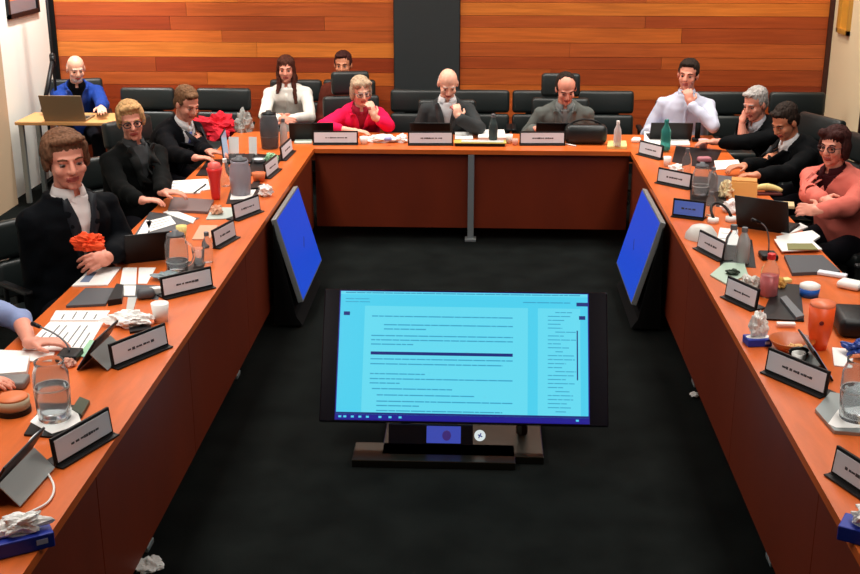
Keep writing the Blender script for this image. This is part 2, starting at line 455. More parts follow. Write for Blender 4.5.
def hand(bm, wr, d, n, side, k, curl):
    """wr wrist, d finger direction, n palm normal (towards what is held), side +1/-1 thumb side along cross"""
    d = d.normalized(); n = (n - d * n.dot(d)).normalized(); s = d.cross(n) * side
    fr = Matrix((s, d, n)).transposed()
    pc = wr + d * 0.05 * k
    ell(bm, pc, (0.040 * k, 0.052 * k, 0.017 * k), fr, 2)
    cap(bm, wr - d * 0.01, wr + d * 0.025 * k, 0.025 * k, 0.028 * k)
    lens = (0.068, 0.078, 0.073, 0.058)
    for i in range(4):
        off = (0.030 - 0.0205 * i) * k
        p = pc + s * off + d * 0.034 * k
        a = 0.0
        for j, fr_ in enumerate((0.45, 0.32, 0.23)):
            a += curl * (0.5 if j == 0 else 0.75)
            q = p + (d * math.cos(a) + n * math.sin(a) + s * (0.05 * (1.5 - i))).normalized() * lens[i] * fr_ * k * 1.1
            cap(bm, p, q, (0.0098 - 0.0008 * j) * k, (0.0090 - 0.0008 * j) * k, 8); p = q
    p = wr + d * 0.02 * k + s * 0.026 * k
    q = p + (d * 0.55 + s * 0.8 + n * 0.2).normalized() * 0.04 * k; cap(bm, p, q, 0.0135 * k, 0.0115 * k, 8)
    r = q + (d * 0.9 + s * 0.25 + n * (0.2 + curl * 0.4)).normalized() * 0.034 * k; cap(bm, q, r, 0.0112 * k, 0.009 * k, 8)

def HAIR(kind):
    E_ = []; Cp = []
    if kind in ('short', 'neat', 'puffy'):
        E_ += [((0, -.028, .056), (.081, .094, .077)), ((0, -.055, .0), (.073, .055, .08)), ((.062, -.02, .03), (.022, .05, .045)), ((-.062, -.02, .03), (.022, .05, .045)),
               ((0.01, .045, .095), (.055, .03, .020))]
    if kind == 'puffy':
        E_ += [((0, -.016, .070), (.083, .088, .052)), ((.060, -.014, .04), (.029, .062, .055)), ((-.060, -.014, .04), (.029, .062, .055)), ((-0.01, .050, .100), (.060, .034, .020)),
               ((.076, -.005, .0), (.014, .034, .04)), ((-.076, -.005, .0), (.014, .034, .04))]
    if kind == 'receding':
        E_ += [((0, -.04, .045), (.081, .08, .08)), ((0, -.06, .0), (.073, .05, .075)), ((.064, -.02, .02), (.02, .05, .04)), ((-.064, -.02, .02), (.02, .05, .04))]
    if kind == 'fringe':
        E_ += [((0, -.066, .01), (.07, .042, .055)), ((.060, -.035, .005), (.017, .042, .032)), ((-.060, -.035, .005), (.017, .042, .032))]
    if kind == 'bob':
        E_ += [((0, -.022, .052), (.085, .096, .076)), ((0, -.06, -.01), (.08, .056, .09)), ((.074, -.012, -.01), (.020, .048, .075)), ((-.074, -.012, -.01), (.020, .048, .075)),
               ((.045, .045, .085), (.038, .032, .028)), ((-.045, .045, .085), (.038, .032, .028))]
    if kind == 'long':
        E_ += [((0, -.02, .052), (.083, .096, .076)), ((0, -.065, -.02), (.074, .05, .13))]
        for s in (-1, 1):
            Cp += [((s * .055, .03, .08), (s * .074, .008, -.02), .022, .020), ((s * .074, .008, -.02), (s * .066, .03, -.14), .020, .026),
                   ((s * .066, .03, -.14), (s * .085, .085, -.30 if s < 0 else -.2), .026, .014)]
        Cp += [((.05, -.07, -.1), (.05, -.07, -.26), .05, .03), ((-.05, -.07, -.1), (-.05, -.07, -.26), .05, .03)]
    return E_, Cp

def dirv(yaw, pitch=0.0):
    y = math.radians(yaw); p = math.radians(pitch)
    return Vector((math.cos(y) * math.cos(p), math.sin(y) * math.cos(p), math.sin(p)))

def surface_strip(name, bvh, N, s, f, sp, pts, width, m, parent, off=0.005, start=0.26, th=0.004, edge=None):
    """a strip of cloth laid along (u,v) points on the front of a garment"""
    bm = NB(); rows = []
    for i, (u, v) in enumerate(pts):
        a = pts[max(0, i - 1)]; c = pts[min(len(pts) - 1, i + 1)]
        du, dv = c[0] - a[0], c[1] - a[1]; L = math.hypot(du, dv) or 1
        wd = width[i] if isinstance(width, (list, tuple)) else width
        nu, nv = -dv / L * wd / 2, du / L * wd / 2
        row = []
        for sg in (-1, 0, 1):
            uu, vv = u + nu * sg, v + nv * sg
            o = N + s * uu - sp * vv + f * start
            hit = bvh.ray_cast(o, -f, 0.6)
            pz = hit[0] if hit[0] is not None else N + s * uu - sp * vv + f * 0.1
            row.append(pz + f * off)
        rows.append(row)
    vv = [[bm.verts.new(p) for p in r] for r in rows]
    for a, c in zip(vv, vv[1:]):
        for k in range(2): bm.faces.new((a[k], a[k + 1], c[k + 1], c[k]))
    o = obj(name, bm, m, parent, True)
    md = o.modifiers.new('s', 'SOLIDIFY'); md.thickness = th; md.offset = 1
    return o

def person(label, head, hyaw, hpitch=0, hroll=0, tyaw=270, sc=1.0, wide=1.0, hands=(), hair=('short', (0.05, 0.03, 0.02)), sk=None,
           top='jacket', col=(0.02, 0.02, 0.025), shirt=(0.7, 0.7, 0.72), tie=None, trousers=(0.02, 0.02, 0.03), glasses=None, voxel=0.006,
           vdepth=0.3, lanyard=None, sleeve=1.0, beard=None, pelvis=None, group=None, collar=True, neck=None, hw=1.0):
    sk = sk or SK_A
    hc = Vector(head); Z = Vector((0, 0, 1))
    hf = dirv(hyaw, hpitch); hs = hf.cross(Z).normalized(); hu = hs.cross(hf).normalized()
    rr = Matrix.Rotation(math.radians(hroll), 3, hf); hs = rr @ hs; hu = rr @ hu
    HM = Matrix((hs * sc * hw, hf * sc, hu * sc)).transposed()       # head local -> world (x side, y forward, z up)
    hp = lambda p: hc + HM @ Vector(p)
    tf = dirv(tyaw)
    N = hc - (hu * 0.5 + Z * 0.5).normalized() * 0.148 * sc - hf * 0.02 * sc
    TL = 0.50 * sc
    pz = max(0.53, N.z - TL * 0.995)
    dz = N.z - pz; lean = math.sqrt(max(0.0, TL * TL - dz * dz))
    P = Vector(pelvis) if pelvis else Vector((N.x - tf.x * lean, N.y - tf.y * lean, pz))
    sp = (N - P).normalized(); s = tf.cross(Z).normalized()
    s = (s - sp * s.dot(sp)).normalized(); f = sp.cross(s) if sp.cross(s).dot(tf) > 0 else s.cross(sp)
    TLr = (N - P).length
    wd = wide * sc
    def torso(bm, g, top_r=0.062, base=-0.12):
        R_ = [(base, .155, .105), (0.0, .172, .118), (.2, .168, .118), (.42, .160, .112), (.62, .172, .120), (.78, .168, .118), (.88, .132, .098), (.95, .088, .078), (1.0, top_r, top_r)]
        bow = lambda t: -0.03 * math.sin(PI * max(0, min(1, t)))
        loft(bm, [(P + sp * (TLr * t) + f * bow(t), a * wd + g, b * sc + g) for t, a, b in R_], s, f, 24)
    Sh = [N - sp * 0.100 * sc + s * (0.165 * wd * q) for q in (-1, 1)]
    arms = []
    for q, S in zip((-1, 1), Sh):
        h = None
        for hh in hands:
            if hh[0] == q: h = hh
        if h is None:
            wt = P + tf * 0.36 + s * (0.10 * q) + Z * 0.12; hd = tf; hn = -Z; curl = 0.4
        else:
            wt = Vector(h[1]); hd = Vector(h[2]); hn = Vector(h[3]); curl = h[4]
        pole = -sp * 0.9 + s * (0.45 * q) - f * 0.15
        if h is not None and len(h) > 5: pole = Vector(h[5])
        E, wt = ik(S, wt, 0.29 * sc, 0.255 * sc, pole)
        over = (-2.17 < E.x < -1.3 and E.y < 9.97) or (1.13 < E.x < 1.99 and E.y < 9.97) or (9.15 < E.y < 9.97) or (E.x < -3.2 and 10.2 < E.y < 10.8)
        if over and E.z < 0.80 + .02 * sc: E = Vector((E.x, E.y, 0.80 + .02 * sc))
        arms.append((q, S, E, wt, hd, hn, curl))
    root = thing('person', label, 'person', (P.x, P.y, 0), 0, group)
    inv = Matrix.Translation(-Vector(root.location))
    # --- body
    bm = NB()
    torso(bm, 0.0)
    cap(bm, N - sp * 0.04 * sc, hp((0, -.02, -.06)), 0.058 * sc, 0.054 * sc)
    for q, S, E, wt, hd, hn, curl in arms:
        ell(bm, S, (.055 * sc,) * 3, sub=2); cap(bm, S, E, .047 * sc, .038 * sc); cap(bm, E, E + (wt - E) * 0.35, .040 * sc, .038 * sc); cap(bm, E + (wt - E) * 0.35, wt, .038 * sc, .026 * sc)
        cap(bm, N - sp * 0.035, S, .044 * sc, .046 * sc)
        hand(bm, wt, hd, hn, q if True else -q, sc, curl)
    legs = []
    for q in (-1, 1):
        hip = P + s * (0.09 * wd * q) - Z * 0.01
        kn = Vector((hip.x, hip.y, 0)) + tf * 0.44 + s * (0.05 * q); kn.z = 0.50
        an = Vector((kn.x, kn.y, 0.09)) - tf * 0.02
        legs.append((hip, kn, an))
        cap(bm, hip, kn, .08 * sc, .055 * sc); cap(bm, kn, an, .052 * sc, .036 * sc)
    L = lambda c, r: ell(bm, hp(c), tuple(x for x in r), HM, 3)
    L((0, -.014, .034), (.075, .092, .083)); L((0, .020, -.03), (.062, .064, .077)); L((0, .03, -.074), (.046, .046, .036)); L((0, .064, -.094), (.020, .018, .018))
    L((0, .068, .026), (.048, .02, .012)); L((.030, .070, .0135), (.016, .012, .0065)); L((-.030, .070, .0135), (.016, .012, .0065)); L((.030, .068, -.0095), (.015, .011, .005)); L((-.030, .068, -.0095), (.015, .011, .005)); L((.036, .058, -.026), (.024, .022, .024)); L((-.036, .058, -.026), (.024, .022, .024))
    cap(bm, hp((0, .082, .018)), hp((0, .102, -.024)), .009 * sc, .0135 * sc); L((.011, .09, -.028), (.009, .011, .008)); L((-.011, .09, -.028), (.009, .011, .008))
    cap(bm, hp((-.019, .078, -.058)), hp((.019, .078, -.058)), .0075 * sc, .0075 * sc); L((0, .083, -.055), (.016, .009, .006)); L((0, .083, -.065), (.015, .009, .007))
    for q in (-1, 1): ell(bm, hp((q * .077, -.008, -.006)), (.010, .021, .032), HM, 2)
    me = remesh(bm, voxel, 3)
    me.transform(inv)
    body = mobj('body', me, [sk, LIP], root)
    R0 = Vector(root.location); HI = HM.inverted()
    for p in me.polygons:
        c = HI @ (p.center + R0 - hc)
        if c.y > .07 and abs(c.x) < .024 and -.072 < c.z < -.050: p.material_index = 1
    for q in (-1, 1):
        bm = NB(); ell(bm, (0, 0, 0), (.0125, .0115, .0085), sub=3)
        for fc in bm.faces:
            if fc.calc_center_median().normalized().y > 0.80: fc.material_index = 1
        bmesh.ops.transform(bm, matrix=inv @ Matrix.Translation(hp((q * .030, .0695, .002))) @ HM.to_4x4(), verts=bm.verts)
        obj('eye', bm, [EYEW, IRIS], body, True)
    # --- hair
    hk, hcol = hair
    hm = mat('hair_%02d%02d%02d' % tuple(int(99 * c) for c in hcol), hcol, 0.75, var=0.35, vscale=60, spec=0.15)
    if hk:
        E_, Cp = HAIR(hk)
        bm = NB()
        for c, r in E_: ell(bm, hp(c), r, HM, 3)
        for a, c, r0, r1 in Cp: cap(bm, hp(a), hp(c), r0 * sc, r1 * sc)
        me = remesh(bm, min(voxel, 0.005), 2, ns=0.006, nscale=95, nvec=(1, 1, 0.28)); me.transform(inv); mobj('hair', me, hm, root)
    bm = NB()
    bm.free()
    for q in (-1, 1):
        bm = NB(); tube(bm, [hp((q * .014, .0835, .024)), hp((q * .030, .083, .030)), hp((q * .046, .070, .024))], .0042 * sc, 6)
        bmesh.ops.transform(bm, matrix=inv, verts=bm.verts); obj('eyebrow', bm, hm, root, True)
    if beard:
        bm = NB()
        for c, r in [((0, .036, -.082), (.048, .046, .034)), ((0, .083, -.046), (.02, .008, .005))]: ell(bm, hp(c), r, HM, 3)
        me = remesh(bm, .005, 1, ns=0.004, nscale=90); me.transform(inv)
        mobj('beard', me, mat('beard_grey', beard, 0.8), root)
    if glasses:
        gm = mat('glasses_%02d%02d' % (int(99 * glasses[0]), int(99 * glasses[2])), glasses, 0.3)
        bm = NB()
        for q in (-1, 1):
            cx = q * .031
            tube(bm, [hp((cx + .024 * math.cos(a), .094 - 0.12 * abs(cx + .024 * math.cos(a)), .003 + .018 * math.sin(a))) for a in [2 * PI * k / 14 for k in range(15)]], .0038 * sc, 6)
            tube(bm, [hp((q * .056, .088, .008)), hp((q * .078, .05, .008)), hp((q * .08, -.01, .004))], .0026 * sc, 6)
        tube(bm, [hp((-.008, .093, .006)), hp((.008, .093, .006))], .0026 * sc, 6)
        bmesh.ops.transform(bm, matrix=inv, verts=bm.verts); g = obj('glasses', bm, gm, root, True)
        bm = NB()
        for q in (-1, 1):
            vs = [bm.verts.new(hp((q * .031 + .023 * math.cos(a), .094 - 0.12 * abs(q * .031 + .023 * math.cos(a)), .003 + .017 * math.sin(a)))) for a in [2 * PI * k / 14 for k in range(14)]]
            bm.faces.new(vs)
        bmesh.ops.transform(bm, matrix=inv, verts=bm.verts)
        obj('lens', bm, mat('lens_glass', (0.9, 0.92, 0.92), 0.05, trans=1.0, ior=1.02, alpha=0.35), g)
    # --- clothes
    def sleeve_caps(bm, g, frac=1.0):
        for q, S, E, wt, hd, hn, curl in arms:
            ell(bm, S, (.052 * sc + g,) * 3, sub=2); cap(bm, N - sp * 0.04, S, .044 * sc + g, .048 * sc + g)
            cap(bm, S, E, .049 * sc + g, .042 * sc + g)
            if frac > 0.05: cap(bm, E, E + (wt - E) * (0.9 * frac), .046 * sc + g, (.038 - .004 * frac) * sc + g)
    cn = 'cloth_%03d%03d%03d' % tuple(int(999 * c) for c in col)
    cm = cloth(cn, col)
    def vcut(me, vd, hw):
        bm2 = bmesh.new(); bm2.from_mesh(me); dl = []
        for fc in bm2.faces:
            r = fc.calc_center_median() - N; v = -r.dot(sp); u = r.dot(s); w_ = r.dot(f)
            if (0.0 < w_ < 0.165 * sc and v < vd and abs(u) < hw * (1 - max(v, 0) / vd) + 0.004) or (v < 0.0 and abs(u) < 0.05 and w_ > 0.0): dl.append(fc)
        bmesh.ops.delete(bm2, geom=dl, context='FACES'); bm2.to_mesh(me); bm2.free()
        me.shade_smooth()
    def bvh_of(me):
        bm3 = bmesh.new(); bm3.from_mesh(me); t = BVHTree.FromBMesh(bm3); bm3.free(); return t
    def lay(o):
        o.data.transform(inv); return o
    fold = 0.009
    if top == 'jacket':
        sm = cloth('cloth_%03d%03d%03d' % tuple(int(999 * c) for c in shirt), shirt)
        bm = NB(); torso(bm, 0.011, 0.066, 0.0)
        sh = remesh(bm, 0.009, 3, ns=0.004, nscale=18); bv = bvh_of(sh)
        so = mobj('shirt', sh, sm, root)
        bm = NB(); torso(bm, 0.028, 0.074, -0.18); sleeve_caps(bm, 0.018, sleeve)
        jk = remesh(bm, 0.009, 4, ns=fold, nscale=14); bvj = bvh_of(jk); vcut(jk, vdepth, 0.078)
        jo = mobj('jacket', jk, cm, root); md = jo.modifiers.new('s', 'SOLIDIFY'); md.thickness = 0.005; md.offset = -1
        lm = mat(cn + '_lapel', tuple(c * 1.0 for c in col), 0.6, spec=0.4)
        for q in (-1, 1):
            pts = [(q * (0.082 * (1 - t) + 0.006), -0.01 + (vdepth + 0.01) * t) for t in [k / 8 for k in range(9)]]
            lay(surface_strip('lapel', bvj, N, s, f, sp, pts, [0.03 + 0.032 * math.sin(PI * min(1, t * 1.5)) if t < .66 else 0.05 * (1.15 - t) / .5 for t in [k / 8 for k in range(9)]], lm, jo, 0.004))
        if tie:
            tm = cloth('tie_%03d' % int(999 * tie[2]), tie, 0.5)
            lay(surface_strip('tie', bv, N, s, f, sp, [(0, 0.03 + 0.3 * k / 8) for k in range(9)], [.035, .022, .028, .032, .036, .040, .044, .046, .048], tm, root, 0.004))
        so.data.transform(inv); jo.data.transform(inv)
        base = so; cmat = sm
    else:
        bm = NB(); torso(bm, 0.018, 0.068, -0.15); sleeve_caps(bm, 0.010, sleeve)
        jk = remesh(bm, 0.009, 4, ns=fold, nscale=15); bvj = bvh_of(jk)
        if vdepth: vcut(jk, vdepth, 0.05)
        jo = mobj(top, jk, cm, root); md = jo.modifiers.new('s', 'SOLIDIFY'); md.thickness = 0.004; md.offset = -1
        lay(surface_strip('button_placket', bvj, N, s, f, sp, [(0, max(vdepth, 0.03) + 0.01 + 0.33 * k / 8) for k in range(9)], 0.028, cm, jo, 0.002))
        jo.data.transform(inv)
        cmat = cm
    if collar:
        bm = NB(); n = 20; ro = []
        nd = (hp((0, -.02, -.06)) - N).normalized()
        for k in range(n + 1):
            a = -PI / 2 * 0.0 + (PI * 0.5 + 0.22) + (2 * PI - 0.44) * k / n
            dr = s * math.cos(a) + f * math.sin(a)
            opn = 0.012 * (1 if k in (0, n) else 0)
            ro.append([bm.verts.new(N + nd * (0.035 * sc) + dr * 0.062 * sc), bm.verts.new(N - nd * (0.012 + opn) * sc + dr * 0.080 * sc)])
        for a, c in zip(ro, ro[1:]): bm.faces.new((a[0], c[0], c[1], a[1]))
        bmesh.ops.transform(bm, matrix=inv, verts=bm.verts)
        co = obj('collar', bm, cmat, root, True); md = co.modifiers.new('s', 'SOLIDIFY'); md.thickness = 0.004
    bm = NB()
    loft(bm, [(P + sp * -0.14 * sc, .165 * wd, .118 * sc), (P + sp * 0.05, .18 * wd, .128 * sc)], s, f, 20)
    for hip, kn, an in legs:
        cap(bm, hip, kn, .092 * sc, .068 * sc); cap(bm, kn, an, .066 * sc, .052 * sc)
    me = remesh(bm, 0.016, 3, ns=0.008, nscale=12); me.transform(inv)
    mobj('trousers', me, cloth('trousers_%03d' % int(999 * trousers[0]), trousers), root)
    bm = NB()
    for hip, kn, an in legs:
        fr2 = Matrix((tf.cross(Z), tf, Z)).transposed()
        ell(bm, an + tf * 0.09 - Z * 0.035, (.045, .13, .05), fr2, 2)
    bmesh.ops.transform(bm, matrix=inv, verts=bm.verts)
    for v in bm.verts: v.co.z = max(v.co.z, 0.004)
    obj('shoes', bm, M_BLACK, root, True)
    return root, P, tf, s, f, sp, N
# ---------------------------------------------------------------- the people
UP = Vector((0, 0, 1)); DN = Vector((0, 0, -1))
def V(*a): return Vector(a)
GREYH = (0.36, 0.33, 0.30); DARKH = (0.025, 0.016, 0.012); BROWN = (0.10, 0.045, 0.02)
WHT = srgb(225, 226, 228)
seats = []
def P_(label, *a, chair=None, **k):
    r = person(label, *a, **k); seats.append((r, chair)); return r
G = None
P_('person in a bright pink-red jacket with light hair and glasses, chin on one hand', W(361, 91, 9.95), 292, -16, 4, 284, 1.0, 1.0,
   hands=[(-1, W(374, 117, 9.80), V(-.25, 0, 1), V(-.5, .6, 0), .9, V(.5, -.3, -1)), (1, T(352, 131, .80), V(.9, -.1, 0), DN, .5, V(-1, 0, -.2))],
   hair=('bob', (0.42, 0.30, 0.20)), top='jacket', col=srgb(232, 28, 82), shirt=srgb(160, 40, 60), glasses=(0.25, 0.2, 0.2), sk=SK_A, sleeve=.55, vdepth=.2,
   chair='black high-backed office chair of the person in the pink-red jacket')
P_('bald person in a charcoal suit and open white shirt, head bowed onto one hand', W(448, 84, 9.85), 278, -30, 0, 272, 1.04, 1.0,
   hands=[(-1, W(459, 119, 9.68), V(-.25, .2, 1), V(-.3, .8, 0), 1.2, V(.6, -.2, -1)), (1, T(432, 129, .80), V(.9, -.2, 0), DN, .5)],
   hair=('fringe', (0.50, 0.46, 0.43)), col=srgb(58, 61, 62), shirt=WHT, sk=SK_A, vdepth=.33,
   chair='black office chair under the bald person in the charcoal suit')
P_('person in an olive-grey jacket with receding dark hair, looking down at a laptop', W(566, 89, 9.9), 276, -28, 3, 270, 1.04, 1.1,
   hands=[(1, T(534, 129, .80), V(.8, -.3, 0), DN, .6), (-1, T(578, 128, .80), V(-.8, -.3, 0), DN, .6)],
   hair=('receding', DARKH), col=srgb(96, 100, 96), shirt=srgb(130, 134, 132), sk=SK_B, vdepth=.22,
   chair='black office chair of the person in the olive-grey jacket')
P_('person in a pale lavender shirt with short dark hair, hand held to the mouth', W(688, 75, 10.02), 250, -4, -4, 262, 1.04, 1.08,
   hands=[(-1, W(690, 104, 9.84), V(-.2, .2, 1), V(-.1, .9, 0), 1.2, V(.9, -.2, -.7)), (1, T(656, 129, .80), V(.8, -.4, 0), DN, .5, V(-.45, .3, -1))],
   hair=('short', DARKH), top='shirt', col=srgb(206, 210, 228), sk=SK_B, vdepth=0, chair='black office chair behind the person in the pale lavender shirt')
P_('grey-haired person in a black suit and checked shirt, cheek resting on a hand', W(755, 104, 9.40), 218, -18, 0, 205, 1.04, 1.0,
   hands=[(1, W(742, 124, 9.42), V(.2, .1, 1), V(.6, .2, 0), .9), (-1, T(716, 142, .82), V(-1, .1, 0), DN, .5)],
   hair=('short', (0.38, 0.35, 0.33)), col=srgb(28, 31, 34), shirt=srgb(190, 192, 200), sk=SK_B,
   chair='black office chair under the grey-haired person in the black suit')
P_('dark-haired person in a black suit and white shirt, looking down at the right-hand table', W(785, 122, 8.62), 212, -30, 0, 195, 1.05, 1.05,
   hands=[(-1, T(748, 180, .80), V(-1, .2, 0), DN, .6), (1, T(735, 172, .80), V(-1, -.2, 0), DN, .6)],
   hair=('short', DARKH), col=srgb(24, 27, 30), shirt=WHT, sk=SK_C, chair='black office chair under the dark-haired person in the black suit')
P_('person in a coral jacket and dark glasses with arms folded on the table edge', W(834, 146, 7.45), 226, -6, 0, 212, 1.04, 1.26,
   hands=[(-1, T(798, 222, .86), V(-.9, .5, 0), V(.3, .5, -.4), .6, V(.6, -.9, -.6)), (1, T(838, 236, .86), V(.4, -1, 0), V(.4, .4, -.5), .6, V(-.6, .9, -.6))],
   hair=('bob', (0.045, 0.014, 0.012)), col=srgb(226, 118, 104), shirt=srgb(60, 20, 24), sk=SK_B, glasses=(0.03, 0.01, 0.015), vdepth=.11,
   chair='black office chair under the person in the coral jacket')
P_('person in a dark navy jacket and white shirt with thick brown hair, hands clasped', W(66, 160, 6.0), 304, -6, 3, 322, 1.26, 1.10,
   hands=[(-1, T(112, 256, .83), V(-.6, -.8, 0), V(-.5, .3, -.5), .8), (1, T(88, 252, .82), V(.9, -.1, 0), V(.2, .5, -.5), .8)],
   hair=('puffy', (0.14, 0.065, 0.035)), col=srgb(18, 24, 32), shirt=srgb(238, 232, 230), sk=SK_B, hw=1.1, vdepth=.42, voxel=.0055,
   chair='black office chair under the person in the dark navy jacket')
P_('person in a black jacket with blond hair and dark glasses at the left table', W(131, 121, 7.6), 292, -8, 6, 318, 1.04, 1.05,
   hands=[(-1, T(164, 210, .80), V(.9, .1, 0), DN, .5), (1, T(150, 216, .80), V(.9, .2, 0), DN, .5)],
   hair=('puffy', (0.52, 0.30, 0.13)), col=srgb(20, 24, 24), shirt=srgb(70, 72, 74), sk=SK_B, glasses=(0.02, 0.015, 0.015), vdepth=.3,
   chair='black office chair under the blond person in the black jacket')
P_('person in a dark suit, white shirt and blue tie, looking down to the right', W(187, 104, 9.0), 322, -24, 0, 332, 1.06, 1.0,
   hands=[(-1, T(212, 160, .80), V(.9, -.1, 0), DN, .5), (1, T(205, 168, .80), V(.9, .2, 0), DN, .5)],
   hair=('short', (0.16, 0.08, 0.04)), col=srgb(20, 22, 30), shirt=WHT, tie=srgb(88, 104, 170), sk=SK_B, vdepth=.4,
   chair='black office chair under the person with the blue tie')
P_('person in a white blouse with very long brown hair, seated against the timber wall', W(286, 69, 10.95), 274, -8, 0, 270, 1.0, 1.05,
   hands=[(-1, W(288, 119, 10.62), V(-.9, -.3, -.1), V(0, .6, -.3), .6, V(1, 0, -.7)), (1, W(280, 119, 10.6), V(.9, -.3, -.1), V(0, .6, -.3), .6, V(-1, 0, -.7))],
   hair=('long', (0.07, 0.022, 0.014)), top='blouse', col=srgb(236, 234, 226), sk=SK_B, glasses=None, vdepth=0, collar=True,
   chair='black chair under the person in the white blouse')
P_('dark-haired person mostly hidden behind a tall black chair by the timber wall', W(343, 65, 11.05), 268, -6, 0, 270, 1.0, 1.0,
   hair=('short', (0.05, 0.02, 0.014)), col=srgb(90, 40, 30), shirt=srgb(120, 60, 44), sk=SK_C, beard=None,
   chair='black chair of the half-hidden person by the timber wall')
P_('bald person in a blue jacket over a black shirt at the small corner desk', W(76, 69, 10.9), 300, -16, 0, 290, 1.02, 1.05,
   hands=[(-1, T(104, 118, .80), V(.3, -.8, 0), DN, .5), (1, T(84, 119, .80), V(.3, -.8, 0), DN, .5)],
   hair=('fringe', (0.45, 0.42, 0.4)), col=srgb(32, 62, 140), shirt=srgb(20, 22, 28), sk=SK_A, vdepth=.3, beard=(0.5, 0.45, 0.42),
   chair='black office chair behind the small corner desk')
P_('person at the left frame edge, pale blue-grey short sleeve and hand on papers', W(-62, 262, 4.75), 330, -15, 0, 345, 1.05, 1.1,
   hands=[(-1, T(30, 343, .80), V(.85, .25, 0), DN, .4, V(.1, 1, -.5)), (1, T(-12, 395, .80), V(.9, .1, 0), DN, .4)],
   hair=('short', BROWN), top='shirt', col=srgb(138, 152, 192), sk=SK_B, vdepth=.05, sleeve=.18,
   chair='black office chair at the left frame edge')

for (r, P, tf, s, f, sp, N), lab in seats:
    a = math.atan2(tf.y, tf.x) + PI / 2
    back = 0.06
    hi = 'pink-red' in lab or 'olive-grey' in lab
    place_chair(P.x - tf.x * back, P.y - tf.y * back, a, lab, None, hi)

# black chairs along the timber wall and other empty ones in view
wall_chairs = [(148, 'behind the blond person, leftmost of the wall row'), (224, 'with the red jacket in front, left of the white blouse'),
               (418, 'just left of the bald person in the charcoal suit'), (482, 'just right of the bald person in the charcoal suit'),
               (540, 'just left of the person in the olive-grey jacket'), (606, 'just right of the person in the olive-grey jacket'),
               (722, 'just right of the person in the lavender shirt'), (797, 'in the right corner beside the cream wall')]
for x, lab in wall_chairs:
    q = W(x, 97, 10.95)
    place_chair(q.x, 10.66, 0, 'empty black wall chair, ' + lab, 'chairs along the timber wall')
place_chair(-3.1, 6.9, 1.1, 'empty black chair standing near the white left wall', None)
place_chair(2.25, 6.2, -1.6, 'empty black chair in the right foreground below the coral jacket', None)

# ---------------------------------------------------------------- corner desk
dc = T(66, 122, .75)
t = thing('desk', 'small pale wooden desk in the left corner with an open laptop', 'desk', (dc.x, 10.5, 0))
b = NB(); box(b, (0, 0, .735), (0.92, 0.5, 0.03), bev=.005); obj('desktop', b, mat('pale_maple', srgb(214, 160, 100), 0.45, var=.1, vscale=3, stretch=(1, 6, 1)), t)
for x in (-.42, .42):
    for y in (-.2, .2):
        b = NB(); box(b, (x, y, .36), (.04, .04, .72)); obj('leg', b, M_SILVER, t)

# ---------------------------------------------------------------- laptops
M_KEYS = mat('keyboard_black', srgb(28, 29, 31), 0.6)
M_SCR = mat('laptop_screen', srgb(30, 40, 60), 0.2, emit=srgb(150, 180, 210), es=0.6)
def laptop(label, loc, rz, w=0.34, d=0.23, ang=20, m=None, name='laptop', lidh=None):
    """user sits on local -Y side; the screen faces local -Y"""
    m = m or M_BLACK; lidh = lidh or d
    t = thing(name, label, 'laptop', loc, rz)
    b = NB(); box(b, (0, 0, .009), (w, d, .018), bev=.004); base = obj('base', b, m, t)
    b = NB()
    for r in range(5):
        for c in range(12): box(b, (-w * .44 + w * .08 * c, d * .40 - r * d * .12, .0195), (w * .066, d * .095, .003))
    obj('keyboard', b, M_KEYS, base)
    R_ = RX(-math.radians(ang)); h = V(0, d / 2, .018)
    b = NB(); box(b, h + R_ @ V(0, .004, lidh / 2), (w, .008, lidh), R_, bev=.003); lid = obj('lid', b, m, t)
    b = NB(); box(b, h + R_ @ V(0, -.0012, lidh / 2), (w * .94, .002, lidh * .88), R_); obj('screen', b, M_SCR, lid)
    return t
def yaw_from(p, q):
    d = q - p; return math.atan2(d.y, d.x)
laptop('black open laptop behind the name plate of the person in the pink-red jacket', V(*T(312, 138, .751)), PI + .12, w=.36, lidh=.15)
laptop('black open laptop behind the name plate of the bald person', V(*T(431, 138, .751)), PI, w=.33, lidh=.15)
laptop('black open laptop behind the name plate of the person in the olive-grey jacket', V(*T(553, 138, .751)), PI, w=.3, lidh=.15)
laptop('black open laptop in front of the person in the lavender shirt', V(*T(668, 138, .751)), PI, w=.34, lidh=.15)
laptop('brown-grey open laptop on the small corner desk', V(*W(76, 117, 10.5)) * 0 + V(W(76, 117, 10.5).x - .03, 10.42, .751), PI, w=.38, d=.24, m=mat('taupe_metal', srgb(150, 128, 100), 0.5, metal=.1))
laptop('black open laptop with its back to the room, in front of the coral jacket', V(*T(762, 231, .751)) + V(.06, .10, 0), math.radians(150), w=.32, d=.22, ang=24)
laptop('black open laptop by the glass jug, left table, beyond the open folder', V(*T(147, 263, .751)) + V(-.05, .11, 0), math.radians(205), w=.24, d=.20, ang=30)
laptop('dark laptop standing between white sheets at the far end of the left table', V(*T(240, 160, .751)), PI / 2 + .1, w=.3, d=.2, ang=5)
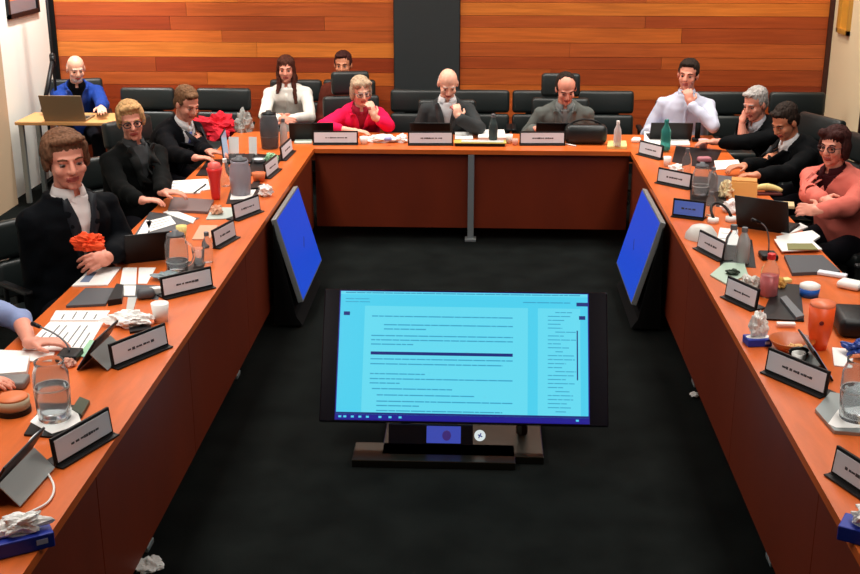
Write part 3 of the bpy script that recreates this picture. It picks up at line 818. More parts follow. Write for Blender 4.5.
def tablet(label, edge0, edge1, hgt, tiltx, m=None):
    """tablet on its kickstand: lower screen edge runs from edge0 to edge1 on the table, back towards the room"""
    p, q = Vector(edge0), Vector(edge1); c = (p + q) / 2; a = yaw_from(p, q); w_ = (q - p).length
    t = thing('tablet', label, 'tablet', c, a)
    R_ = RX(tiltx)
    b = NB(); box(b, R_ @ V(0, 0, hgt / 2) + V(0, 0, .003), (w_, .009, hgt), R_, bev=.003); sl = obj('slate', b, M_BLACK, t)
    b = NB(); box(b, R_ @ V(0, .0055, hgt / 2) + V(0, 0, .003), (w_ * .92, .002, hgt * .88), R_); obj('screen', b, M_SCR, sl)
    b = NB(); top = R_ @ V(0, -.006, hgt * .55); bot = V(0, -.13, .004)
    d = bot - top; L = d.length; an = math.atan2(d.y, d.z)
    box(b, (top + bot) / 2, (w_ * .9, .004, L), RX(-an), bev=.001); obj('kickstand', b, M_SILVER, t)
    return t
tablet('dark tablet propped on a grey kickstand, left table, behind the second nearest name plate', T(77, 371, .752), T(77, 371, .752) + V(.02, .25, 0), .17, .6)
tablet('dark tablet on a silver kickstand with a cable, nearest on the left table', T(-20, 508, .752), T(-20, 508, .752) + V(.02, .31, 0), .18, .6)
tablet('black tablet propped behind the name plate beside the orange flask', T(833, 382, .752) + V(0, .26, 0), T(833, 382, .752), .16, .6)

# ---------------------------------------------------------------- name plates
def plate(label, p0, p1, h=0.095, m_card=None, name='name_plate'):
    p0, p1 = V(*p0), V(*p1); w_ = (p1 - p0).length; c = (p0 + p1) / 2; a = yaw_from(p0, p1)
    t = thing(name, label, 'name plate', c, a, 'name plates on the tables')
    R_ = RX(-.12); mc = m_card or M_CARD
    b = NB(); box(b, R_ @ V(0, .006, h / 2 + .004) + V(0, 0, 0), (w_, .012, h), R_, bev=.002)
    box(b, (0, .03, .004), (w_, .075, .008), bev=.002)
    fr = obj('frame', b, M_BLACK, t)
    b = NB(); box(b, (0, -.014, .003), (w_, .028, .006), bev=.002); obj('shade_strip', b, M_BLACK, t)  # shade below the plate, built as a dark strip
    b = NB(); box(b, R_ @ V(0, -.0012, h / 2 + .004), (w_ - .02, .002, h - .024), R_); cd = obj('card', b, mc, t)
    b = NB(); rnd = random.Random(int(c.x * 1000) + int(c.y * 77)); x = -w_ * .22
    while x < w_ * .24:
        l = rnd.uniform(.008, .02); hh = rnd.uniform(.006, .012)
        box(b, R_ @ V(x + l / 2, -.0028, h * .52), (l, .0012, hh), R_); x += l + rnd.choice((.002, .003, .008))
    obj('lettering', b, M_TEXT, cd)
    return t
Tz = lambda x, y: T(x, y, .752)
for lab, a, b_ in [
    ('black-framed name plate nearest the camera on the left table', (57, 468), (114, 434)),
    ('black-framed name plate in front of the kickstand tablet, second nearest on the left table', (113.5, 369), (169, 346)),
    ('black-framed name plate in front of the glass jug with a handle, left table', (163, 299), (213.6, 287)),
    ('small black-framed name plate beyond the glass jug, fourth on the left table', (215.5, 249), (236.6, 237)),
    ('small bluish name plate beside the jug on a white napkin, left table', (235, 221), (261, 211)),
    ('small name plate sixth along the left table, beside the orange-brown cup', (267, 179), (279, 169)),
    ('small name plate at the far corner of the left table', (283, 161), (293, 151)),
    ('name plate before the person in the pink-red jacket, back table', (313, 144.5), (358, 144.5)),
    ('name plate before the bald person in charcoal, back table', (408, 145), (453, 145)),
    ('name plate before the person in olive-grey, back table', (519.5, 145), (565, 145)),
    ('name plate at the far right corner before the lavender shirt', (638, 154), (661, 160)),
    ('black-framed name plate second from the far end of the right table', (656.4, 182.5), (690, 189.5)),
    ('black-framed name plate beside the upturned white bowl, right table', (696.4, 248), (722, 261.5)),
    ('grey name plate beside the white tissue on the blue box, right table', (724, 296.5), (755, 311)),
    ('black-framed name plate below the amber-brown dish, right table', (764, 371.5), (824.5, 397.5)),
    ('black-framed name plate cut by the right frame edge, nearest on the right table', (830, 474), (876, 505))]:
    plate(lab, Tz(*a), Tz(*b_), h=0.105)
M_BLUELIT = mat('blue_lit_card', srgb(92, 130, 232), 0.5)  # blue light falling on this plate, painted into the card colour
plate('name plate tinted by painted blue light, third from the far end of the right table', Tz(671.7, 216), Tz(704, 220), h=.11, m_card=M_BLUELIT)

# ---------------------------------------------------------------- television in the middle of the floor
pb0, pb1 = T(318, 424, .15), T(608, 424, .15); tc = (pb0 + pb1) / 2
tvw = (pb1 - pb0).length; tilt = math.radians(32); tvh = 0.70
pt = W(463, 290, tc.y + tvh * math.sin(tilt)); tvh = (pt.z - .15) / math.cos(tilt)
t = thing('television', 'large television leaning back on the floor inside the square, showing a cyan document', 'television', (tc.x, tc.y, 0))
R_ = RX(-tilt)
def TV(u, v, off=0.0): return V(0, 0, .15) + R_ @ V(u, -off, v)        # u across, v up the panel
b = NB(); box(b, TV(0, tvh / 2, -.022), (tvw, .04, tvh), R_, bev=.006); obj('bezel', b, mat('gloss_black', srgb(14, 13, 22), 0.18), t)
sx0, sx1, sv0, sv1 = -tvw / 2 + .085, tvw / 2 - .1, .04, tvh - .012
def emis(name, c, s=1.0): return mat(name, (0.01, 0.01, 0.01), 0.3, emit=c, es=s)
ME_C = emis('screen_cyan', srgb(74, 206, 237)); ME_L = emis('screen_pale', srgb(100, 217, 240)); ME_T = emis('screen_text', srgb(52, 158, 200)); ME_D = emis('screen_navy', srgb(22, 40, 120)); ME_G = emis('screen_glow', srgb(24, 14, 130))
def quad(bm, u0, v0, u1, v1, off): box(bm, TV((u0 + u1) / 2, (v0 + v1) / 2, off), (abs(u1 - u0), .0012, abs(v1 - v0)), R_)
b = NB(); quad(b, sx0 - .006, sv0 - .03, sx1 + .006, sv1 + .004, -.001); obj('bloom_rim', b, ME_G, t)  # glowing strip imitates the screen's bloom on the bezel
b = NB(); quad(b, sx0, sv0, sx1, sv1, .0005); scr = obj('screen', b, ME_C, t)
sw, sh = sx1 - sx0, sv1 - sv0
S_ = lambda u, v: (sx0 + sw * u, sv1 - sh * v)                          # u,v in 0..1 from the top left of the screen
def srect(bm, u0, v0, u1, v1, off=.0016):
    a = S_(u0, v0); c = S_(u1, v1); quad(bm, a[0], a[1], c[0], c[1], off)
b = NB(); srect(b, .10, .12, .76, .99, .0012); srect(b, .80, .12, .97, .99, .0012); srect(b, 0, 0, 1, .025, .0012); obj('page', b, ME_L, scr)
b = NB(); rnd = random.Random(4)
def textline(y, x0, x1, th=.009):
    x = x0
    while x < x1:
        l = rnd.uniform(.015, .06); srect(b, x, y, min(x1, x + l), y + th, .0022); x += l + .003
for y, x0, x1 in [(.20, .13, .70), (.27, .18, .70), (.305, .18, .35), (.36, .13, .70), (.395, .13, .70), (.43, .13, .3), (.55, .13, .70), (.59, .13, .66), (.67, .13, .35), (.71, .13, .70), (.745, .13, .25),
                  (.79, .14, .46), (.84, .16, .55), (.89, .16, .70), (.925, .16, .33), (.965, .16, .66)]: textline(y, x0, x1)
obj('document_text', b, ME_T, scr); b = NB()
for k in range(26): textline(.15 + .032 * k, .84 + (k % 5 == 0) * .03, .84 + rnd.uniform(.05, .12), .007)
for y in (.06, .085): textline(y, .02, .12, .006)
textline(.008, .02, .97, .008); textline(.07, .74, .93, .008)
obj('sidebar_text', b, ME_T, scr)
b = NB(); srect(b, .13, .495, .70, .52, .0024); srect(b, 0, .985, 1, 1.0, .0024); srect(b, .955, .07, 1.0, .10, .0024); srect(b, .965, .18, .99, .21, .0024); srect(b, .015, .17, .04, .20, .0024); srect(b, .955, .3, .96, .7, .0024)
obj('selection_bars', b, ME_D, scr)
b = NB(); quad(b, sx0, sv0 - .026, sx1, sv0 - .002, .0006); obj('taskbar', b, emis('taskbar_blue', srgb(26, 20, 140)), scr)
b = NB()
for k, u in enumerate((.01, .03, .06, .09, .12, .17, .21, .25, .95)): quad(b, sx0 + sw * u, sv0 - .018, sx0 + sw * (u + .012), sv0 - .008, .0014)
obj('taskbar_icons', b, ME_C, scr)
# call strip under the bezel and metal foot
q0 = T(427, 445, .05); k_ = tvw / 290.0
b = NB(); box(b, (-.16, -.03, .105), (.42, .03, .10), RX(-.3), bev=.003); cs = obj('caption_bar', b, mat('gloss_black', srgb(14, 13, 22), 0.18), t)
cx = lambda px_: (px_ - 463) * k_
b = NB(); box(b, (cx(444), -.048, .112), (34 * k_, .002, .085), RX(-.3)); obj('thumbnail', b, emis('thumb_blue', srgb(58, 72, 170)), cs)
b = NB(); ell(b, (cx(447), -.0505, .109), (.022, .003, .026), RX(-.3)); box(b, (cx(447), -.0495, .084), (.07, .002, .024), RX(-.3)); obj('caller_silhouette', b, emis('thumb_dark', srgb(60, 40, 110)), cs)
b = NB(); lathe(b, [(.0, 0), (.028, 0), (.028, .002), (0, .002)], 20, closed=False); o = obj('round_icon', b, emis('icon_white', srgb(215, 225, 225)), cs)
o.location = (cx(480), -.049, .112); o.rotation_euler = (PI / 2 - .3, 0, 0)
b = NB(); tube(b, [(-.006, -.012, .003), (.006, .012, .003)], .003); tube(b, [(-.01, .004, .003), (.012, -.006, .003)], .003); obj('icon_mark', b, ME_D, o)
b = NB(); box(b, (cx(435), -.10, .02), (160 * k_, .2, .04), bev=.004); box(b, (0, .12, .02), (.8, .5, .04), bev=.004)
tube(b, [(-.3, .14, .02), (-.3, .30, .5)], .03); tube(b, [(.3, .14, .02), (.3, .30, .5)], .03)
obj('stand', b, mat('brushed_dark_metal', srgb(64, 60, 52), 0.28, metal=.9), t)

# ---------------------------------------------------------------- blue side screens leaning against the side tables
def side_screen(label, x0, y_near, y_far, sgn):
    """sgn +1: left table (panel faces +X)"""
    t = thing('side_monitor', label, 'monitor', (x0, (y_near + y_far) / 2, 0), 0)
    L = y_far - y_near; zt_, zb_ = .72, .17; lean = .155 * sgn
    ang = math.atan2(lean, zt_ - zb_); H_ = math.hypot(lean, zt_ - zb_); R2 = RY(-ang)
    mid = V(sgn * .02 + lean / 2, 0, (zt_ + zb_) / 2)
    b = NB(); box(b, mid, (.035, L, H_), R2, bev=.004); obj('bezel', b, M_SILVER, t)
    b = NB(); box(b, mid + R2 @ V(sgn * .0185, 0, 0), (.002, L - .025, H_ - .025), R2); sc_ = obj('screen', b, emis('side_screen_blue', srgb(22, 72, 204)), t)
    b = NB(); box(b, mid + R2 @ V(sgn * .0202, .08, -.03), (.001, .10, .018), R2 @ RX(.5)); obj('screen_mark', b, emis('side_mark', srgb(24, 50, 150)), sc_)
    b = NB()
    vs = [(sgn * .0, .02), (sgn * .02, .69), (lean - sgn * .01, .08), (lean + sgn * .03, .02)]
    a = [b.verts.new((x, -L / 2 - .02, z)) for x, z in vs]; c = [b.verts.new((x, L / 2 - .03, z)) for x, z in vs]
    n = len(vs); b.faces.new(a); b.faces.new(c)
    for k in range(n): b.faces.new((a[k], a[(k + 1) % n], c[(k + 1) % n], c[k]))
    obj('stand', b, M_MATTE, t)
    return t
side_screen('blue-lit monitor leaning against the left table on the floor', IL + .01, 7.14, 8.05, 1)
a0 = T(658, 226, .72); a1 = T(638, 187, .72)
side_screen('blue-lit monitor leaning against the right table on the floor', IR - .01, 7.18, 8.08, -1)
# black cable box beside each
# ---------------------------------------------------------------- small things on the tables
def on(x, y, z=.751): return V(*T(x, y, z))
def sheet(name, label, cat, pxs, z0=.751, th=.003, m=None, lines=0, group=None, z_of=None):
    """flat thing lying on the table, outline given by its corners"""
    P4 = [T(x, y, z0) for x, y in pxs]; c = sum(P4, Vector()) / len(P4)
    bm = NB(); prism(bm, [(p.x - c.x, p.y - c.y) for p in P4], 0, th)
    if lines:
        t = thing(name, label, cat, (c.x, c.y, z0), 0, group)
        obj('page', bm, m or M_PAPER, t)
        b = NB(); A, B, C, D = [p - V(c.x, c.y, z0) for p in P4[:4]]
        for k in range(lines):
            v = (k + 1) / (lines + 1)
            l0 = A.lerp(D, v).lerp(B.lerp(C, v), .12); l1 = A.lerp(D, v).lerp(B.lerp(C, v), .85 if k % 3 else .6)
            d = l1 - l0; box(b, ((l0 + l1) / 2).xy.to_3d() + V(0, 0, th + .0006), (d.length, .006, .001), RZ(math.atan2(d.y, d.x)))
        obj('printed_lines', b, M_INK, t); return t
    o = obj(name, bm, m or M_PAPER); o.location = (c.x, c.y, z0)
    return tag(o, label, cat, group)

def jug(label, loc, h=.20, r=.055, level=.5, m=None, handle=0.0, name='water_jug', rz=0, lid=True):
    t = thing(name, label, 'jug', loc, rz); m = m or M_GLASS
    b = NB(); lathe(b, [(0.001, 0), (r * .84, .0), (r * .9, .006), (r, h * .5), (r * .98, h * .78), (r * .80, h * .93), (r * .82, h), (r * .76, h), (r * .74, h * .93), (r * .92, h * .77), (r * .94, h * .5), (r * .84, .012), (0.001, .011)], 28, closed=False)
    obj('vessel', b, m, t, True)
    b = NB(); lathe(b, [(r * .76, .014), (r * .92, h * .5 * level / .5 * .9), (0.001, h * .5 * level / .5 * .9)], 24, closed=False); lathe(b, [(0.001, .014), (r * .76, .014)], 24, closed=False)
    bmesh.ops.remove_doubles(b, verts=b.verts, dist=.0003); obj('water', b, M_WATER, t, True)
    b = NB(); zz = h * .5 * level / .5 * .9; lathe(b, [(r * .955, zz - .004), (r * .955, zz + .004), (r * .90, zz + .002)], 28, closed=False); obj('waterline', b, mat('waterline', (0.8, .85, .86), .2, trans=.4, ior=1.1), t, True)
    if lid:
        b = NB(); lathe(b, [(r * .74, h), (r * .74, h + .012), (r * .3, h + .02), (r * .28, h + .03)], 20); obj('lid', b, M_GREY if m is not M_SMOKE else M_BLACK, t, True)
    if handle:
        b = NB(); tube(b, bez((r * .93, 0, h * .85), (r * 2.0, 0, h * .9), (r * 1.9, 0, h * .25), (r * .92, 0, h * .22)), .007, 8); obj('handle', b, m, t, True)
    return t
def bottle(label, loc, h=.2, r=.032, m=None, cap_m=None, name='water_bottle', liquid=None, label_m=None):
    t = thing(name, label, 'bottle', loc); m = m or M_GLASS
    b = NB(); lathe(b, [(0.001, .0), (r * .9, .0), (r, .01), (r, h * .55), (r * .92, h * .66), (r * .4, h * .85), (r * .38, h * .94), (.001, h * .94)], 22, closed=False); bo = obj('bottle_body', b, m, t, True)
    if liquid:
        b = NB(); lathe(b, [(0.001, .004), (r * .86, .004), (r * .93, .012), (r * .93, h * .5), (.001, h * .5)], 20, closed=False); obj('drink', b, liquid, t, True)
    b = NB(); lathe(b, [(r * .46, h * .88), (r * .46, h), (r * .4, h * 1.01)], 16); obj('cap', b, cap_m or M_GREY, t)
    return t
def cup(label, loc, h=.09, r=.036, m=None, name='paper_cup', taper=.75, fill=None, handle=False):
    t = thing(name, label, 'cup', loc)
    b = NB(); lathe(b, [(0.001, 0), (r * taper, 0), (r, h), (r * .93, h), (r * taper * .93, .006), (.001, .006)], 22, closed=False); obj('wall', b, m or M_PAPER, t, True)
    if fill:
        b = NB(); lathe(b, [(r * .8, h * .72), (r * .86, h * .76)], 20); obj('contents', b, fill, t)
    if handle:
        b = NB(); tube(b, bez((r * .9, 0, h * .8), (r * 1.8, 0, h * .8), (r * 1.7, 0, h * .2), (r * .85, 0, h * .25)), .004); obj('handle', b, m or M_PAPER, t, True)
    return t
def crumple(name, label, cat, loc, s=(.06, .05, .05), m=None, seed=0, parent=None, group=None):
    b = NB(); bmesh.ops.create_icosphere(b, subdivisions=4, radius=1)
    for v in b.verts:
        n1 = noise.noise(v.co * 1.7 + V(seed, 0, 0)); n2 = noise.noise(v.co * 4.5 + V(0, seed, 3)); n3 = abs(noise.noise(v.co * 9 + V(seed, seed, 0)))
        v.co *= 1 + .55 * n1 + .3 * n2 - .22 * n3
        v.co.x *= s[0]; v.co.y *= s[1]; v.co.z = max(-.75, v.co.z) * s[2]
    mz = min(v.co.z for v in b.verts)
    for v in b.verts: v.co.z -= mz
    o = obj(name, b, m or M_TISSUE, parent, False)
    if parent is None: o.location = loc; tag(o, label, cat, group)
    else: o.location = loc
    return o
def tissue_box(label, loc, rz, s=(.22, .12, .06), seed=1, name='tissue_box', ts=(.07, .035, .05)):
    t = thing(name, label, 'tissue box', loc, rz)
    b = NB(); box(b, (0, 0, s[2] / 2), s, bev=.004); obj('carton', b, mat('tissue_box_blue', srgb(28, 52, 160), 0.45), t)
    b = NB(); lathe(b, [(.001, 0), (.03, 0), (.03, .001)], 20); o = obj('opening', b, M_PAPER, t); o.scale = (1.8, .9, 1); o.location = (0, 0, s[2])
    crumple('tissue', None, None, (0, 0, s[2]), ts, M_TISSUE, seed, t)
    b = NB(); box(b, (s[0] * .28, -s[1] / 2 - .0006, s[2] * .55), (s[0] * .2, .001, s[2] * .35)); obj('carton_panel', b, mat('pale_blue_print', srgb(170, 190, 225), 0.5), t)
    return t
def mic(label, loc, tip, name='gooseneck_microphone'):
    t = thing(name, label, 'microphone', loc); d = V(*tip) - V(*loc)
    b = NB(); box(b, (0, 0, .015), (.09, .11, .03), bev=.008); obj('base', b, M_BLACK, t)
    e = d; pts = bez((0, 0, .03), (0, 0, e.z * .9), e * .7 + V(0, 0, e.z * .25), e, 14)
    b = NB(); tube(b, pts, .004, 8); obj('gooseneck', b, M_GREY, t, True)
    b = NB(); dd = (e - pts[-2]).normalized(); cap(b, e - dd * .01, e + dd * .035, .009, .011, 10); obj('capsule', b, M_BLACK, t, True)
    return t
def blob_obj(name, label, cat, loc, size, m, rz=0, bev=.01, group=None):
    b = NB(); box(b, (0, 0, size[2] / 2), size, bev=bev, seg=3); o = obj(name, b, m, None, True); o.location = loc; o.rotation_euler = (0, 0, rz); return tag(o, label, cat, group)

ORANGE = mat('orange_plastic', srgb(246, 92, 36), 0.4); RED = mat('red_plastic', srgb(232, 52, 50), 0.35)
YEL = mat('pale_yellow', srgb(232, 216, 140), 0.7); KRAFT = mat('kraft_paper', srgb(224, 168, 92), 0.8); AMBER = mat('amber_wood', srgb(176, 86, 32), 0.35)
DKGREY = mat('dark_grey_cover', srgb(78, 80, 84), 0.6); BLUE = mat('strong_blue', srgb(30, 100, 200), 0.4)

def spline(p, n=6):
    q = [p[0]] + list(p) + [p[-1]]; out = []
    for i in range(len(p) - 1):
        a0, a1, a2, a3 = q[i:i + 4]
        for k in range(n):
            t = k / n; out.append(.5 * (2 * a1 + (a2 - a0) * t + (2 * a0 - 5 * a1 + 4 * a2 - a3) * t * t + (3 * a1 - a0 - 3 * a2 + a3) * t ** 3))
    return out + [p[-1]]
# --- left table, near to far
tissue_box('blue tissue box with a white tissue pulled up, nearest corner of the left table', on(24, 546), .55, s=(.17, .10, .05), seed=2, ts=(.07, .035, .035))
b = NB(); pts = [on(x, y, .757) for x, y in ((36, 462), (48, 474), (54, 488), (48, 502), (30, 512), (8, 520), (-8, 524))]
c0 = pts[0].copy(); tube(b, spline([p - c0 for p in pts]), .004); o = obj('white_cable', b, M_PAPER, None, True); o.location = c0; tag(o, 'white cable looping on the left table beside the nearest tablet', 'cable')
b = NB(); pts = [on(x, y, .757) for x, y in ((45, 428), (32, 438), (25, 452), (20, 468))]
c0 = pts[0].copy(); tube(b, spline([p - c0 for p in pts]), .004); o = obj('white_cable', b, M_PAPER, None, True); o.location = c0; tag(o, 'short white cable running from the jug napkin to the nearest tablet', 'cable')
sheet('tray', 'black tray under the nearest water jug on the left table', 'tray', [(24, 436), (70, 440), (86, 408), (44, 404)], th=.008, m=M_BLACK)
sheet('paper_napkin', 'white paper napkin under the nearest water jug, left table', 'napkin', [(30, 422), (52, 434), (82, 424), (76, 408), (44, 408)], z0=.7595, th=.002, m=M_TISSUE)
jug('clear water jug half full, nearest on the left table', on(55, 418, .762), h=.235, r=.068, level=.62, handle=0, lid=False)
sheet('snack_wrapper', 'small dark green wrapper between the nearest jug and its name plate', 'wrapper', [(72, 412), (82, 418), (90, 404), (80, 400)], th=.015, m=mat('dark_green_foil', srgb(48, 62, 40), 0.4))
t = thing('round_tin', 'low round container with an orange lid at the left frame edge', 'container', on(14, 412))
b = NB(); lathe(b, [(.001, 0), (.066, 0), (.066, .02), (.001, .02)], 28, closed=False); obj('base', b, M_BLACK, t)
b = NB(); lathe(b, [(.001, .02), (.062, .02), (.064, .06), (.001, .06)], 28, closed=False); obj('wall', b, mat('beige_clay', srgb(190, 170, 140), .6), t, True)
b = NB(); lathe(b, [(.001, .06), (.06, .06), (.056, .068), (.001, .069)], 28, closed=False); obj('lid', b, mat('orange_lid', srgb(226, 124, 74), .5), t, True)
sheet('notepad', 'thick white notepad at the left frame edge beside the hand', 'notepad', [(-18, 366), (30, 362), (27, 378), (-20, 382)], th=.03)
blob_obj('hard_case', 'grey hard case at the left frame edge behind the orange-lidded container', 'case', on(8, 386), (.16, .10, .035), mat('warm_grey', srgb(120, 116, 114), .5), .1)
sheet('papers', 'loose white printed papers under the hand at the left frame edge', 'paper', [(22, 350), (50, 322), (104, 322), (86, 352)], lines=7)
sheet('papers', 'printed sheet with grey lines above the loose papers, left table', 'paper', [(50, 321), (56, 311), (110, 311), (104, 321)], z0=.751, lines=4)
sheet('papers', 'white sheet below the hand at the left frame edge', 'paper', [(-20, 362), (0, 351), (55, 353), (52, 362)], z0=.751, th=.006)
sheet('green_leaflet', 'pale green leaflet beside the dark tablet, left table', 'leaflet', [(78, 356), (90, 340), (100, 342), (90, 358)], z0=.755, th=.002, m=mat('pale_green', srgb(150, 196, 160), .7))
mic('gooseneck microphone by the nearest jug, thin neck leaning over the papers', on(70, 358), W(38, 326, T(70, 358, .75).y + .1))
crumple('hand_grip', 'small crumpled pinkish wrapper between the jug and the tablet', 'wrapper', on(69, 366), (.028, .02, .02), mat('pink_wrapper', srgb(220, 170, 150), .7), 5)
crumple('crumpled_tissue', 'large crumpled white tissue beside the white cup, left table', 'tissue', on(130, 325), (.105, .055, .04), M_TISSUE, 11)
cup('white paper cup beside the crumpled tissue, left table', on(161, 321), h=.09, r=.042)
sheet('phone', 'dark phone lying between the crumpled tissue and its name plate', 'phone', [(130, 334), (152, 330), (148, 322), (128, 326)], th=.01, m=M_BLACK)
t = sheet('open_folder', 'open white folder with printed marks on the left table', 'folder', [(72, 287), (108, 286), (121, 268), (92, 269)], th=.008)
sheet('blue_leaflet', 'small grey-blue leaflet lying at the edge of the open white folder', 'leaflet', [(80, 282), (89, 282), (97, 272), (89, 272)], z0=.7595, th=.001, m=mat('grey_blue_print', srgb(110, 130, 160), .7))
sheet('page_card', 'white page with a small mark, right of the open folder', 'paper', [(120, 285), (136, 285), (137, 268), (123, 268)], th=.003)
sheet('page_card', 'white page leaning right, next to the laptop beyond, left table', 'paper', [(138, 284), (147, 284), (156, 268), (139, 268)], th=.003)
sheet('page_card', 'narrow white page standing towards the camera below the two marked pages', 'paper', [(124, 296), (135, 296), (136, 286), (122, 286)], th=.003)
sheet('grey_folder', 'dark grey folder lying before the open white folder, left table', 'folder', [(66, 308), (106, 306), (115, 290), (86, 290)], th=.012, m=DKGREY)
sheet('dark_case', 'black case beside the grey folder, left table', 'case', [(108, 306), (122, 304), (124, 290), (117, 289)], th=.03, m=M_BLACK)
sheet('white_bar', 'pale strip of paper leading from the marked pages to the tissue', 'paper', [(126, 312), (133, 312), (137, 298), (128, 298)], th=.004, m=mat('pale_grey_paper', srgb(190, 190, 186), .8))
blob_obj('dark_pouch', 'round dark grey pouch between the tissue and the third name plate', 'pouch', on(146, 298), (.09, .07, .05), DKGREY, .4, .022)
blob_obj('white_block', 'small white card box left of the third name plate', 'box', on(156, 294), (.06, .04, .035), M_PAPER, .4, .004)
crumple('orange_scarf', 'bright orange crumpled cloth held by the person in the navy jacket', 'cloth', V(*W(88, 250, 5.76)), (.085, .045, .05), mat('orange_cloth', srgb(250, 84, 36), .8), 21)
jug('clear jug with a round handle beside the third name plate', on(178, 272), h=.20, r=.062, level=.35, handle=1, rz=-.3)
crumple('cling_film', 'crinkled clear wrapping at the foot of the jug with a handle', 'wrapping', on(168, 279), (.07, .05, .02), mat('crinkled_film', srgb(170, 185, 190), .25, trans=.4, ior=1.2), 31)
cup('clear plastic cup right of the jug with a handle', on(199, 266), h=.10, r=.035, m=M_GLASS, name='plastic_cup')
bottle('slim clear bottle behind the fourth name plate', on(208, 262), h=.17, r=.03)
sheet('document', 'white document lying beyond the black laptop, left table', 'paper', [(150, 232), (176, 224), (170, 216), (146, 222)], th=.003, lines=3)
sheet('document', 'long white envelope on the left table beyond the laptop', 'envelope', [(163, 213), (193, 224), (196, 219), (172, 210)], th=.006)
sheet('pale_folder', 'cream envelope left of the black laptop, near the black sleeve', 'envelope', [(128, 252), (140, 252), (152, 222), (146, 220), (134, 240)], th=.003)
cup('pale yellow cup beyond the jug with a handle', on(182, 238), h=.075, r=.032, m=YEL)
sheet('wooden_tray', 'pinkish wooden tray beyond the fourth name plate, left table', 'tray', [(192, 240), (210, 240), (218, 226), (200, 226)], th=.006, m=mat('pink_wood', srgb(214, 160, 130), .6))
sheet('closed_laptop', 'closed grey-brown laptop lying flat on the left table', 'laptop', [(168, 212), (208, 214), (214, 202), (172, 199)], th=.016, m=mat('taupe_lid', srgb(112, 96, 96), .45))
sheet('side_plate', 'pale plate-like tray right of the closed laptop, left table', 'tray', [(206, 220), (232, 219), (236, 208), (212, 208)], th=.005, m=mat('pale_grey_green', srgb(178, 190, 182), .5))
crumple('bread_roll', 'half-eaten pale roll on the pale tray, left table', 'food', on(217, 214, .757), (.035, .03, .035), mat('bread', srgb(226, 170, 140), .8), 41)
sheet('papers', 'pile of white papers before the blond person, left table', 'paper', [(158, 194), (200, 194), (206, 180), (160, 183)], th=.010, lines=3)
sheet('papers', 'white sheet with a pen on it, left of the red flask', 'paper', [(196, 192), (210, 190), (208, 180), (198, 181)], th=.006)
b = NB(); p0, p1 = on(194, 193, .764), on(206, 184, .764); tube(b, [(0, 0, 0), p1 - p0], .005); o = obj('pen', b, M_BLACK, None, True); o.location = p0; tag(o, 'dark pen lying on the white sheets left of the red flask', 'pen')
t = thing('flask', 'bright red drinking flask standing on the left table', 'bottle', on(216, 199))
b = NB(); lathe(b, [(.001, 0), (.026, 0), (.030, .02), (.036, .13), (.050, .19), (.052, .21), (.001, .215)], 24, closed=False); obj('flask_body', b, RED, t, True)
b = NB(); lathe(b, [(.045, .212), (.04, .24), (.02, .25), (.001, .25)], 20, closed=False); obj('lid', b, mat('pale_red', srgb(236, 100, 90), .4), t, True)
bottle('clear bottle with pale cap just right of the red flask', on(226, 186), h=.19, r=.034, cap_m=M_PAPER)
sheet('paper_napkin', 'white paper napkin under the ribbed jug beyond the red flask', 'napkin', [(230, 200), (251, 199), (256, 190), (232, 191)], th=.003, m=M_TISSUE)
jug('ribbed grey-lavender water jug on a white napkin, left table', on(241, 194, .755), h=.23, r=.072, level=.5, m=mat('lavender_plastic', (0.55, 0.55, 0.62), .25, trans=.5, ior=1.2))
cup('small orange-brown cup right of the ribbed jug', on(259, 181), h=.06, r=.05, m=mat('terracotta', srgb(206, 110, 60), .6), name='bowl')
crumple('white_wrapper', 'white crumpled wrapper near the sixth name plate, left table', 'wrapper', on(266, 196), (.045, .04, .045), M_TISSUE, 51)
sheet('phone', 'black phone between the bowl and the white wrapper, left table', 'phone', [(250, 190), (258, 189), (260, 182), (253, 183)], th=.01, m=M_BLACK)
def standing(label, p0, p1, h, lean, m, name='standing_sheet', cat='paper'):
    p0, p1 = V(*p0), V(*p1); w_ = (p1 - p0).length; a = yaw_from(p0, p1); c = (p0 + p1) / 2; R_ = RX(lean)
    b = NB(); box(b, R_ @ V(0, 0, h / 2), (w_, .004, h), R_); o = obj(name, b, m); o.location = c; o.rotation_euler = (0, 0, a); return tag(o, label, cat)
standing('white sheet propped upright left of the far dark laptop, left table', on(229, 155), on(239, 155), .14, -.2, M_PAPER)
standing('white sheet propped upright right of the far dark laptop, left table', on(249, 155), on(257, 155), .14, -.2, M_PAPER)
crumple('green_wrapper', 'pale green wrapper at the far end of the left table', 'wrapper', on(271, 162), (.045, .035, .04), mat('mint_wrap', srgb(150, 200, 160), .5), 61)
cup('small grey dish with white contents near the far dark laptop', on(259, 163), h=.035, r=.05, m=M_GREY, name='dish', fill=M_PAPER)
jug('dark smoky jug at the far end of the left table, below the white blouse', on(270, 148), h=.27, r=.075, level=.4, m=M_SMOKE, handle=0)
bottle('pale grey bottle right of the dark smoky jug', on(284, 146), h=.22, r=.032, m=mat('frosted', (0.6, .63, .63), .4, trans=.5, ior=1.2))
q = W(215, 128, 10.35)
crumple('red_jacket', 'bright red jacket draped over a chair behind the left table', 'jacket', (W(215, 139, 9.9).x, 9.93, W(215, 139, 9.9).z), (.20, .14, .12), mat('red_cloth', srgb(206, 22, 44), .85), 71)
crumple('grey_bag', 'pale grey bag next to the red jacket', 'bag', (W(243, 137, 9.85).x, 9.9, W(243, 137, 9.85).z), (.07, .07, .12), mat('pale_grey_cloth', srgb(150, 152, 148), .85), 72)

